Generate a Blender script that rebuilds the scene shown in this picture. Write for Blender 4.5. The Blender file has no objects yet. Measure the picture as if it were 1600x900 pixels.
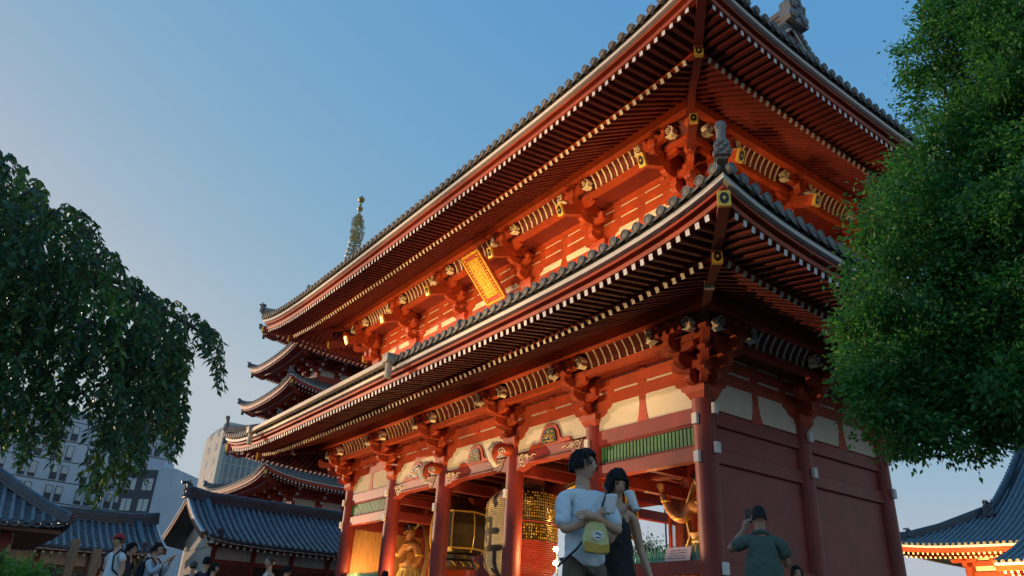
import bpy, math, random
import numpy as np
from mathutils import Vector, Matrix
random.seed(7); rng = np.random.default_rng(7)
R = math.radians
scn = bpy.context.scene
COL = scn.collection
# ------------------------------------------------------------ camera
C0 = np.array([12.2578, -14.8172, 0.35]); YAW, PIT, ROL, FPX = 0.9542, 0.4349, 0.0500, 1182.77
_f = np.array([-math.sin(YAW)*math.cos(PIT), math.cos(YAW)*math.cos(PIT), math.sin(PIT)])
_r = np.array([math.cos(YAW), math.sin(YAW), 0.0]); _u = np.cross(_r, _f)
CR = _r*math.cos(ROL)+_u*math.sin(ROL); CU = -_r*math.sin(ROL)+_u*math.cos(ROL)
cd = bpy.data.cameras.new('camera'); cam = bpy.data.objects.new('camera', cd); COL.objects.link(cam)
cam.matrix_world = Matrix(((CR[0], CU[0], -_f[0], C0[0]), (CR[1], CU[1], -_f[1], C0[1]), (CR[2], CU[2], -_f[2], C0[2]), (0, 0, 0, 1)))
cd.sensor_width = 36; cd.lens = FPX*36/1600; cd.clip_start = 0.1; cd.clip_end = 3000
scn.camera = cam
def ray(x, y): return _f+CR*(x-800)/FPX-CU*(y-450)/FPX
def hd(x, y, h):          # world point seen at photo pixel x, y at horizontal distance h
    d = ray(x, y); return C0+d*h/math.hypot(d[0], d[1])
# ------------------------------------------------------------ world, sun, exposure
SUN_EL, SUN_AZ = R(5), R(-116)          # sun low in the south-west (azimuth from +Y, negative = towards -X)
w = bpy.data.worlds.new('World'); scn.world = w; w.use_nodes = True
nt = w.node_tree; nt.nodes.clear()
sky = nt.nodes.new('ShaderNodeTexSky'); sky.sky_type = 'NISHITA'; sky.sun_disc = False
sky.sun_elevation = SUN_EL; sky.sun_rotation = SUN_AZ
sky.air_density = 1.0; sky.dust_density = 0.6; sky.ozone_density = 3.0; sky.altitude = 0
bg = nt.nodes.new('ShaderNodeBackground'); bg.inputs[1].default_value = 0.15
wo = nt.nodes.new('ShaderNodeOutputWorld')
sp_ = nt.nodes.new('ShaderNodeSeparateColor'); cb_ = nt.nodes.new('ShaderNodeCombineColor'); nt.links.new(sky.outputs[0], sp_.inputs[0])
for k, (g_, a_) in enumerate(((1.0, 1.50), (.42, 1.262), (-.01, 1.80))):      # colour grade on the sky texture: curve, gain and cap per channel
    pw = nt.nodes.new('ShaderNodeMath'); pw.operation = 'POWER'; pw.inputs[1].default_value = g_; ml = nt.nodes.new('ShaderNodeMath'); ml.operation = 'MULTIPLY'; ml.inputs[1].default_value = a_
    nt.links.new(sp_.outputs[k], pw.inputs[0]); mn = nt.nodes.new('ShaderNodeMath'); mn.operation = 'MINIMUM'; mn.inputs[1].default_value = (1.42, 1.62, 1.85)[k]
    nt.links.new(pw.outputs[0], ml.inputs[0]); nt.links.new(ml.outputs[0], mn.inputs[0]); nt.links.new(mn.outputs[0], cb_.inputs[k])
nt.links.new(cb_.outputs[0], bg.inputs[0]); nt.links.new(bg.outputs[0], wo.inputs[0])
sl = bpy.data.lights.new('sun', 'SUN'); sl.energy = 1.0; sl.angle = R(0.5); sl.color = (1, .66, .42)
so = bpy.data.objects.new('sun', sl); COL.objects.link(so)
sd = Vector((math.sin(SUN_AZ)*math.cos(SUN_EL), math.cos(SUN_AZ)*math.cos(SUN_EL), math.sin(SUN_EL)))
so.rotation_euler = sd.to_track_quat('Z', 'Y').to_euler()
scn.view_settings.view_transform = 'Standard'; scn.view_settings.look = 'None'
scn.view_settings.exposure = 1.15
scn.view_settings.use_curve_mapping = False
# ------------------------------------------------------------ materials
M = {}
def mat(name, col, rough=.6, var=.25, scale=3.0, bump=0.0, bscale=None, metal=0.0, emit=None, estr=0, stretch=None, spec=.5, dirt=0.0, trans=0):
    m = bpy.data.materials.new(name); m.use_nodes = True; n = m.node_tree.nodes; l = m.node_tree.links
    b = n['Principled BSDF']; b.inputs['Roughness'].default_value = rough; b.inputs['Metallic'].default_value = metal
    b.inputs['Specular IOR Level'].default_value = spec
    tc = n.new('ShaderNodeTexCoord'); src = tc.outputs['Object']
    if stretch:
        mp = n.new('ShaderNodeMapping'); mp.inputs['Scale'].default_value = stretch; l.new(src, mp.inputs[0]); src = mp.outputs[0]
    nz = n.new('ShaderNodeTexNoise'); nz.inputs['Scale'].default_value = scale; nz.inputs['Detail'].default_value = 6; nz.inputs['Roughness'].default_value = .65
    l.new(src, nz.inputs['Vector'])
    rp = n.new('ShaderNodeValToRGB'); rp.color_ramp.elements[0].position = .3; rp.color_ramp.elements[1].position = .7
    c = np.array(col[:3]); rp.color_ramp.elements[0].color = (*(c*(1-var)), 1); rp.color_ramp.elements[1].color = (*np.minimum(c*(1+var), .95), 1)
    l.new(nz.outputs['Fac'], rp.inputs[0]); out = rp.outputs[0]
    if dirt > 0:
        n2 = n.new('ShaderNodeTexNoise'); n2.inputs['Scale'].default_value = scale*.28; n2.inputs['Detail'].default_value = 8; n2.inputs['Roughness'].default_value = .7
        l.new(tc.outputs['Object'], n2.inputs['Vector'])
        r2 = n.new('ShaderNodeValToRGB'); r2.color_ramp.elements[0].position = .42; r2.color_ramp.elements[1].position = .68
        l.new(n2.outputs['Fac'], r2.inputs[0])
        mm = n.new('ShaderNodeMath'); mm.operation = 'MULTIPLY'; mm.inputs[1].default_value = dirt; l.new(r2.outputs[0], mm.inputs[0])
        mx = n.new('ShaderNodeMix'); mx.data_type = 'RGBA'; l.new(mm.outputs[0], mx.inputs[0]); l.new(out, mx.inputs[6]); mx.inputs[7].default_value = (*(c*.35+.01), 1)
        out = mx.outputs[2]
    l.new(out, b.inputs['Base Color'])
    if bump > 0:
        nb = n.new('ShaderNodeTexNoise'); nb.inputs['Scale'].default_value = bscale or scale*6; nb.inputs['Detail'].default_value = 4
        l.new(src, nb.inputs['Vector']); bp = n.new('ShaderNodeBump'); bp.inputs['Strength'].default_value = bump; bp.inputs['Distance'].default_value = .02
        l.new(nb.outputs['Fac'], bp.inputs['Height']); l.new(bp.outputs[0], b.inputs['Normal'])
    if emit: b.inputs['Emission Color'].default_value = (*emit, 1); b.inputs['Emission Strength'].default_value = estr
    if trans: b.inputs['Transmission Weight'].default_value = trans
    M[name] = m; return m
mat('red', (.46, .060, .012), .58, .28, 1.7, .14, 30, dirt=.5)
mat('red_dark', (.15, .013, .006), .68, .25, 2.2, .10, 30, dirt=.3)  # darker copy of the red: shade under the eaves put into the colour
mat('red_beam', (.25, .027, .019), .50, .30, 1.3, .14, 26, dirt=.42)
mat('soffit', (.20, .022, .012), .7, .2, 2)  # dark red with the unlit look of the eave underside put into it
mat('plaster', (.72, .66, .52), .85, .07, 1.5, .08, 30, dirt=.12)
mat('cream', (.80, .72, .50), .6, .08, 4)
mat('white', (.80, .78, .74), .6, .06, 3, dirt=.12)
mat('tile', (.17, .175, .18), .42, .35, 2.5, .15, 30, dirt=.4)
mat('tile_rib', (.12, .165, .20), .40, .38, 2.2, .15, 20, dirt=.25)
mat('tile_blue', (.055, .080, .104), .40, .38, 1.6, .15, 20, dirt=.2)
mat('tile_edge', (.20, .185, .16), .6, .35, 3, .15, 25, dirt=.4)
mat('tile_board', (.02, .019, .017), .9, .2, 3)
mat('gold', (.80, .50, .07), .38, .12, 6, .1, 40, metal=.35)
mat('black', (.012, .011, .010), .35, .2, 4)
mat('green_slat', (.055, .22, .085), .55, .2, 2.5, dirt=.2)
mat('green_rail', (.16, .42, .32), .5, .12, 3)
mat('paving', (.085, .082, .078), .85, .2, 1.2, .3, 14, dirt=.3)
mat('stone', (.34, .33, .31), .85, .15, 2, .3, 14, dirt=.3)
mat('gutter', (.50, .44, .34), .5, .12, 1.5, dirt=.3)
# ------------------------------------------------------------ mesh builder
class MB:
    def __init__(s): s.v = []; s.f = []; s.m = []
    def add(s, vs, fs, mi=0):
        b = len(s.v); s.v.extend([tuple(map(float, q)) for q in vs]); s.f.extend([tuple(b+i for i in f) for f in fs]); s.m.extend([mi]*len(fs))
    def box(s, x0, y0, z0, x1, y1, z1, mi=0):
        s.add([(x0, y0, z0), (x1, y0, z0), (x1, y1, z0), (x0, y1, z0), (x0, y0, z1), (x1, y0, z1), (x1, y1, z1), (x0, y1, z1)],
              [(0, 3, 2, 1), (4, 5, 6, 7), (0, 1, 5, 4), (1, 2, 6, 5), (2, 3, 7, 6), (3, 0, 4, 7)], mi)
    def hexa(s, q, mi=0): s.add(q, [(0, 3, 2, 1), (4, 5, 6, 7), (0, 1, 5, 4), (1, 2, 6, 5), (2, 3, 7, 6), (3, 0, 4, 7)], mi)
    def beam(s, pts, w, h, mi=0, endmi=None, up=(0, 0, 1)):   # rectangular bar through points
        pts = [np.array(p, float) for p in pts]; rings = []
        for i, p in enumerate(pts):
            a = pts[max(i-1, 0)]; b = pts[min(i+1, len(pts)-1)]; t = (b-a)/np.linalg.norm(b-a)
            sd_ = np.cross(t, np.array(up, float)); sd_ /= max(np.linalg.norm(sd_), 1e-9); uu = np.cross(sd_, t)
            rings.append([p-sd_*w/2-uu*h/2, p+sd_*w/2-uu*h/2, p+sd_*w/2+uu*h/2, p-sd_*w/2+uu*h/2])
        n = len(pts); vs = [q for r_ in rings for q in r_]
        fs = [(i*4+k, i*4+(k+1) % 4, (i+1)*4+(k+1) % 4, (i+1)*4+k) for i in range(n-1) for k in range(4)]
        s.add(vs, fs, mi); b = len(s.v)-len(vs)
        s.f.append((b+3, b+2, b+1, b)); s.m.append(mi); e = b+(n-1)*4
        s.f.append((e, e+1, e+2, e+3)); s.m.append(mi if endmi is None else endmi)
    def tube(s, pts, rad, n=8, mi=0, cap=True):
        pts = [np.array(p, float) for p in pts]
        if not hasattr(rad, '__len__'): rad = [rad]*len(pts)
        ref = None; vs = []
        for i, p in enumerate(pts):
            t = pts[min(i+1, len(pts)-1)]-pts[max(i-1, 0)]; t = t/max(np.linalg.norm(t), 1e-9)
            if ref is None: ref = np.cross(t, (0, 0, 1)) if abs(t[2]) < .9 else np.cross(t, (0, 1, 0))
            a = ref-t*(ref@t); a /= max(np.linalg.norm(a), 1e-9); ref = a; b = np.cross(t, a)
            for k in range(n):
                th = 2*math.pi*k/n; vs.append(p+(a*math.cos(th)+b*math.sin(th))*rad[i])
        fs = [(i*n+k, i*n+(k+1) % n, (i+1)*n+(k+1) % n, (i+1)*n+k) for i in range(len(pts)-1) for k in range(n)]
        if cap: fs += [tuple(range(n))[::-1], tuple((len(pts)-1)*n+k for k in range(n))]
        s.add(vs, fs, mi)
    def lathe(s, c, prof, n=16, mi=0, ax=(0, 0, 1), sx=1, sy=1):   # prof: (r, h)
        ax = np.array(ax, float); a = np.cross(ax, (0, 0, 1)) if abs(ax[2]) < .9 else np.array((1., 0, 0)); a /= np.linalg.norm(a); b = np.cross(ax, a)
        vs = [np.array(c)+ax*h+a*math.cos(2*math.pi*k/n)*r_*sx+b*math.sin(2*math.pi*k/n)*r_*sy for r_, h in prof for k in range(n)]
        fs = [(i*n+k, i*n+(k+1) % n, (i+1)*n+(k+1) % n, (i+1)*n+k) for i in range(len(prof)-1) for k in range(n)]
        fs += [tuple(range(n))[::-1], tuple((len(prof)-1)*n+k for k in range(n))]
        s.add(vs, fs, mi)
    def prism(s, poly, o, ex, ey, ez, d, mi=0, side=None):   # polygon (a,b) in ex,ey at o, extruded +-d/2 along ez
        o, ex, ey, ez = [np.array(q, float) for q in (o, ex, ey, ez)]; n = len(poly)
        vs = [o+ex*a+ey*b-ez*d/2 for a, b in poly]+[o+ex*a+ey*b+ez*d/2 for a, b in poly]
        s.add(vs, [tuple(range(n))[::-1], tuple(range(n, 2*n))], mi)
        b0 = len(s.v)-2*n
        for k in range(n): s.f.append((b0+k, b0+(k+1) % n, b0+n+(k+1) % n, b0+n+k)); s.m.append(mi if side is None else side)
    def grid(s, P, nu, nv, mi=0):
        vs = [P(i/nu, j/nv) for j in range(nv+1) for i in range(nu+1)]
        s.add(vs, [(j*(nu+1)+i, j*(nu+1)+i+1, (j+1)*(nu+1)+i+1, (j+1)*(nu+1)+i) for j in range(nv) for i in range(nu)], mi)
    def build(s, name, mats, parent=None, smooth=False, fix=True, bevel=0):
        me = bpy.data.meshes.new(name); me.from_pydata(s.v, [], s.f)
        if isinstance(mats, str): mats = [mats]
        for k in mats: me.materials.append(M[k])
        me.polygons.foreach_set('material_index', s.m)
        if fix:
            import bmesh
            bm = bmesh.new(); bm.from_mesh(me); bmesh.ops.recalc_face_normals(bm, faces=bm.faces); bm.to_mesh(me); bm.free()
        if smooth: me.polygons.foreach_set('use_smooth', [True]*len(me.polygons)); me.set_sharp_from_angle(angle=R(40))
        me.update(); o = bpy.data.objects.new(name, me); link(o, parent)
        if bevel:
            b = o.modifiers.new('bevel', 'BEVEL'); b.width = bevel; b.segments = 1; b.limit_method = 'ANGLE'
        return o
def link(o, parent=None):
    COL.objects.link(o)
    if parent is not None:
        o.parent = parent
        if parent.get('off'): o.matrix_parent_inverse = Matrix.Translation(parent.location).inverted()
def tag(o, label=None, cat=None, group=None, kind=None):
    if label: o['label'] = label
    if cat: o['category'] = cat
    if group: o['group'] = group
    if kind: o['kind'] = kind
    return o
def thing(name, label, cat, loc=(0, 0, 0), group=None, world=False, rz=0):
    o = bpy.data.objects.new(name, None); COL.objects.link(o); o.location = loc; o.rotation_euler = (0, 0, rz); o.empty_display_size = .3
    if world: o['off'] = 1
    return tag(o, label, cat, group)
def copy_tree(o, parent=None):
    c = o.copy(); COL.objects.link(c)
    if parent is not None: c.parent = parent
    for ch in [q for q in bpy.data.objects if q.parent == o]: copy_tree(ch, c)
    return c
X3, Y3, Z3 = np.eye(3)
# ------------------------------------------------------------ ground
g = MB(); g.box(-900, -900, -1, 900, 900, 0); tag(g.build('ground', 'paving'), kind='structure')
g = MB(); g.box(-23, -2.6, 0.004, 3, 10.6, .35); tag(g.build('gate_plinth', 'stone'), 'low grey stone platform under the red gate', 'platform')
# ============================================================ THE GATE
A, B, CC = 4.0318, 3.9212, 4.4057
XS = [0, -A, -A-B, -A-B-CC, -A-2*B-CC, -2*A-2*B-CC]; W = -XS[5]; D = 8.0; YS = [0, 4, 8]
gate = thing('temple_gate', 'two-storey vermilion temple gate with grey tiled roofs and white-tipped rafters', 'temple gate', (-W/2, 4, .35), world=True)
RC = .30
def column(x, y, z0, z1, r=RC):
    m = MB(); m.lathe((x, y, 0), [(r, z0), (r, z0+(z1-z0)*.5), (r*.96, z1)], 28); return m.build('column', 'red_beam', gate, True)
for y in YS:
    for x in XS: column(x, y, .35, 6.1)
def cap(x, y, z, dx, dy):      # white painted end of a tie beam poking through a column
    m = MB(); a = .30; b = .40; h = .14; wd = .085
    if dy: m.box(x-wd, y+dy*a if dy < 0 else y+a, z-h, x+wd, y+dy*b, z+h)
    else: m.box(x+min(dx*a, dx*b), y-wd, z-h, x+max(dx*a, dx*b), y+wd, z+h)
    # flip degenerate ranges
    xs = sorted(set(v[0] for v in m.v)); ys = sorted(set(v[1] for v in m.v)); m = MB(); m.box(xs[0], ys[0], z-h, xs[-1], ys[-1], z+h)
    m.build('beam_cap', 'white', gate, bevel=.012)
ZU, ZL, ZUS, ZLS = 5.56, 4.615, 5.82, 4.836
for i in (0, 1, 4, 5): cap(XS[i], 0, ZU, 0, -1); cap(XS[i], 0, ZL, 0, -1)
for i in (2, 3): cap(XS[i], 0, ZL, 0, -1)
for y in YS:
    for z in (ZUS, ZLS, 2.05): cap(0, y, z, 1, 0); cap(-W, y, z, -1, 0)
def bx(name, mats, *a, **k):
    m = MB(); m.box(*a); return m.build(name, mats, gate, **k)
def hbeam(i, y, z0, z1, t=.13, name='tie_beam', mt='red_beam'):     # beam along X in bay i
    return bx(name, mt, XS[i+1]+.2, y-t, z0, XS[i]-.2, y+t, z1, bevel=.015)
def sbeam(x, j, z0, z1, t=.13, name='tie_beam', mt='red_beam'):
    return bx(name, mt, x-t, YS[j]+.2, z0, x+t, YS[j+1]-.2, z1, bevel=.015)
# front and back flank bays: upper beam, green slatted vent, lower beam, sill
for y in (0, 8):
    for i in (0, 4):
        hbeam(i, y, 5.52, 5.93); hbeam(i, y, 4.58, 4.95)
        m = MB(); x = XS[i+1]+.3
        while x < XS[i]-.3: m.box(x, y-.05, 4.96, x+.085, y+.05, 5.51); x += .128
        m.build('vent_slats', 'green_slat', gate); bx('vent_back', 'black', XS[i+1]+.2, y+.055, 4.951, XS[i]-.2, y+.1, 5.519)
        m = MB(); m.box(XS[i+1]+.2, y-.09, 4.951, XS[i]-.2, y+.05, 5.0); m.box(XS[i+1]+.2, y-.09, 5.46, XS[i]-.2, y+.05, 5.519); m.build('vent_frame', 'red_dark', gate)
for i in (0, 4): hbeam(i, 0, 1.95, 2.26)
# side walls
for x, s in ((0, 1), (-W, -1)):
    for j in (0, 1):
        sbeam(x, j, 5.47, 5.84, .15); sbeam(x, j, 4.53, 4.89, .15); sbeam(x, j, 1.9, 2.25, .15)
        bx('wall_panel', 'red_beam', x-.05, YS[j]+.15, .35, x+.06, YS[j+1]-.15, 5.9)
# curved rainbow lintels with pale scrollwork in the three open bays
def swirl(m, cx, cz, r, sgn, y, turns=1.6, w=.018):
    pts = []
    for k in range(26):
        t = k/25; a = turns*2*math.pi*t; rr = r*(1-t*.85); pts.append((cx+sgn*rr*math.cos(a), y, cz+rr*math.sin(a)))
    m.tube(pts, w, 5)
def lintel(i, y, zb=5.32, sw=True):
    x0, x1 = XS[i+1]+.25, XS[i]-.25; L = x1-x0; m = MB(); n = 14; top = []; bot = []
    for k in range(n+1):
        t = k/n; e = min(t, 1-t); top.append((x0+L*t, 5.82+.10*math.sin(math.pi*t)*.8)); bot.append((x0+L*t, zb+(.16*min(1, e/.16)**1.2)))
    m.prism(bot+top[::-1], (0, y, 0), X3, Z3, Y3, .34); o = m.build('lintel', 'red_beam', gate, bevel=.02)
    if sw:
        yy = y-.185
        for sg, xx in ((1, x0+.35), (-1, x1-.35)):
            m = MB(); swirl(m, xx, 5.66, .16, sg, yy); swirl(m, xx+sg*.26, 5.70, .09, -sg, yy)
            m.tube([(xx-sg*.2, yy, 5.82), (xx-sg*.05, yy, 5.5), (xx+sg*.08, yy, 5.42), (xx+sg*.16, yy, 5.45)], .016, 5)
            m.tube([(xx+sg*.30, yy, 5.72), (xx+sg*.45, yy, 5.66), (xx+sg*.56, yy, 5.74), (xx+sg*.72, yy, 5.70)], .014, 5); m.build('scrollwork', 'cream', o)
        m = MB(); m.beam([(x0+L*.2, yy, 5.535), (x1-L*.2, yy, 5.535)], .03, .02); m.beam([(x0+L*.2, yy, 5.57), (x1-L*.2, yy, 5.57)], .03, .012); m.build('lintel_groove', 'red_dark', o)
for i in (1, 2, 3):
    lintel(i, 0); lintel(i, 4, 5.2, False); lintel(i, 8, 5.32, False)
    # frog-leg strut with a carved gilt panel
    cx = (XS[i]+XS[i+1])/2
    prof = [(-1.05, 0), (-.98, .12), (-.80, .17), (-.66, .12), (-.52, .2), (-.44, .42), (-.30, .62), (-.12, .70), (.12, .70), (.30, .62), (.44, .42), (.52, .2), (.66, .12), (.80, .17), (.98, .12), (1.05, 0)]
    m = MB(); m.prism([(a, b*1.0) for a, b in prof], (cx, -.09, 5.89), X3, Z3, Y3, .16); st = m.build('frog_leg_strut', 'red', gate, bevel=.015)
    m = MB(); m.prism([(-.38, .06), (-.30, .38), (-.16, .52), (.16, .52), (.30, .38), (.38, .06)], (cx, -.185, 5.9), X3, Z3, Y3, .05, 0)
    for k in range(70):
        a, b = random.uniform(-.32, .32), random.uniform(.08, .46)
        if abs(a) < .38-b*.45: m.lathe((cx+a, -.21, 5.9+b), [(.001, -.03), (.035*random.uniform(.5, 1.1), 0), (.001, .03)], 5, random.choice([1, 1, 2, 3]), ax=(0, 1, 0))
    m.build('carving', ['black', 'gold', 'green_slat', 'cream'], st)
# nose carvings on inner columns (white elephant-trunk scroll, left of C1..C4)
for i in (2, 3):
    m = MB(); x = XS[i]; sg = 1
    pts = [(x, -.25, 6.0), (x, -.62, 6.02), (x, -.86, 5.9), (x, -.92, 5.68), (x, -.80, 5.55)]
    m.tube(pts, [.2, .2, .18, .13, .06], 10); n_ = m.build('carved_nose', 'red', gate, True)
    m = MB(); m.tube([(x, -.6, 6.23), (x, -.92, 6.1), (x, -1.07, 5.85), (x, -.98, 5.6), (x, -.80, 5.44), (x, -.60, 5.52)], [.04, .09, .1, .09, .07, .02], 8)
    for s_ in (-1, 1):
        pts = []
        for k in range(22):
            t = k/21; a = 1.7*2*math.pi*t; rr = .15*(1-t*.9); pts.append((x+s_*.19, -.72+rr*math.cos(a), 5.86+rr*math.sin(a)))
        m.tube(pts, .02, 5)
    m.build('nose_scroll', 'white', n_, True)
# ------------------------------------------------------------ wall band above the beams (both storeys)
def arm(m, c, e, reach, z, h=.24, w_=.16, back=0., mi=0):     # bracket arm with scooped underside
    p = [(-back, h), (reach, h), (reach, h*.45), (reach-.06, h*.2), (reach-.18, 0), (-back, 0)]
    if back: p = [(-back, h), (reach, h), (reach, h*.45), (reach-.06, h*.2), (reach-.18, 0), (-back+.18, 0), (-back+.06, h*.2), (-back, h*.45)]
    e = np.array(e, float); m.prism(p, (c[0], c[1], z), e, Z3, np.cross(e, Z3), w_, mi)
def blk(m, c, z, s=.26, h=.16, mi=0):
    a = s/2; b = s*.36; x, y = c[0], c[1]; zz = z+h*.45
    m.hexa([(x-b, y-b, z), (x+b, y-b, z), (x+b, y+b, z), (x-b, y+b, z), (x-a, y-a, zz), (x+a, y-a, zz), (x+a, y+a, zz), (x-a, y+a, zz)], mi)
    m.box(x-a, y-a, zz, x+a, y+a, z+h, mi)
def nose(m, c, e, z, side, w_=.2):   # lobed cream arm end with a painted curl
    e = np.array(e, float); s_ = np.cross(e, Z3); o = np.array((c[0], c[1], z), float)
    m.prism([(0, .24), (.12, .28), (.24, .22), (.30, .10), (.26, .02), (.30, -.06), (.20, -.13), (.08, -.08), (0, -.06)], o, e, Z3, s_, w_, 0)
    for sg in (-1, 1):
        m.prism([(-.04, .22), (.10, .25), (.20, .18), (.24, .09), (.18, .0), (.05, -.05), (-.04, -.04)], o+s_*sg*(w_/2), e, Z3, s_, .012, 1)
        pts = []
        for k in range(20):
            t = k/19; a = -1.4*2*math.pi*t+2.6; rr = .105*(1-t*.85); pts.append(o+e*(.10+rr*math.cos(a))+Z3*(.09+rr*math.sin(a))+s_*sg*(w_/2+.01))
        m.tube(pts, .016, 5)
class Storey: pass
LO, UP = Storey(), Storey()
LO.inset, LO.z, LO.ex, LO.o, LO.zb, LO.lift, LO.tau = 0., 0., 0., 4.7365, 7.84, .65, 1.9
LO.ro, LO.zo, LO.ri, LO.zi, LO.py, LO.pz = 4.5, 7.44, 3.4, 7.42, 1.25, 7.93
UP.inset, UP.z, UP.ex, UP.o, UP.zb, UP.lift, UP.tau = .4, 5.95, .40, 4.2341, 13.87, .72, 2.6
UP.ro, UP.zo, UP.ri, UP.zi, UP.py, UP.pz = 4.05, 13.38, 3.05, 13.30, 1.05, 14.08
def bracket(st, c, outs, along):
    m = MB(); nzl = []; pll = []; z = 6.1+st.z; s = .355+st.ex/3.2
    blk(m, c, z, .62, .36)
    c = np.array(c, float)
    reach = [.42, .82, 1.18 + (.25 if st is UP else 0)]
    pr = st.py+st.inset - .06          # purlin reach from the wall line
    for e, diag in outs:
        e = np.array(e, float); k = 1.414 if diag else 1; a_ = np.array((-e[1], e[0], 0.))
        for q in range(3):
            zz = z+.33+q*s; rr = [pr*.38, pr*.70, pr][q]*k
            arm(m, c[:2], e, rr+.12, zz, .25, .18, 0)
            tip = c[:2]+e[:2]*rr; blk(m, tip, zz+.25-.01, .25, s-.25+.02)
            if q < 2:
                if not diag:
                    arm(m, tip, a_, .55, zz+s, .2, .14, .55)
                    for t in (-.45, .45): blk(m, tip+a_[:2]*t, zz+s+.2, .2, .12)
        if not diag:
            tip = c[:2]+e[:2]*(pr-.05); zz = st.pz-.38
            arm(m, tip, a_, .5, zz, .3, .17, .5)
            for sg in (-1, 1): q_ = MB(); nose(q_, tip+a_[:2]*sg*.48, a_*sg, zz+.06, 1); nzl.append(q_)
            for t in (-.42, 0, .42): blk(m, tip+a_[:2]*t, zz+.24, .22, .14)
            if st is UP:          # tail rafter with black and gold end plate
                p1 = np.array((*(c[:2]+e[:2]*(pr*.25)), 13.50)); p2 = np.array((*(c[:2]+e[:2]*(1.95)), 12.93))
                m.beam([p1, p2], .2, .34)
                pl_ = MB(); plate(pl_, p2, (p2-p1)/np.linalg.norm(p2-p1), .24, .38); pll.append(pl_)
        else:
            tip = c+np.array((e[0], e[1], 0))*pr*1.414 if len(c) > 2 else None
    for a_ in along:
        for q in range(2):
            arm(m, c[:2], a_, .5+.22*q, z+.33+q*s, .24, .17, .5+.22*q)
            for t in (-1, 1): blk(m, c[:2]+np.array(a_[:2])*t*(.42+.22*q), z+.33+q*s+.24, .22, s-.24)
    o = m.build('bracket', 'red', gate)
    for q_ in nzl: q_.build('bracket_nose', ['cream', 'red_dark'], o)
    for q_ in pll: q_.build('end_plate', ['gold', 'black'], o)
def plate(m, p, d, w_, h_):          # gold plate with black oval and gold flower, facing d
    d = np.array(d, float); s_ = np.cross(d, Z3); s_ /= np.linalg.norm(s_); u_ = np.cross(s_, d)
    m.prism([(-w_/2, -h_/2), (w_/2, -h_/2), (w_/2, h_/2), (-w_/2, h_/2)], np.array(p)-d*.03, s_, u_, d, .09, 0)
    m.prism([(w_*.36*math.cos(a), h_*.38*math.sin(a)) for a in np.linspace(0, 2*math.pi, 19)[:-1]], np.array(p)+d*.018, s_, u_, d, .012, 1)
    m.prism([((w_*.17 if k % 2 == 0 else w_*.09)*math.cos(k*math.pi/4), (w_*.22 if k % 2 == 0 else w_*.11)*math.sin(k*math.pi/4)) for k in range(8)], np.array(p)+d*.028, s_, u_, d, .012, 0)
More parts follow.
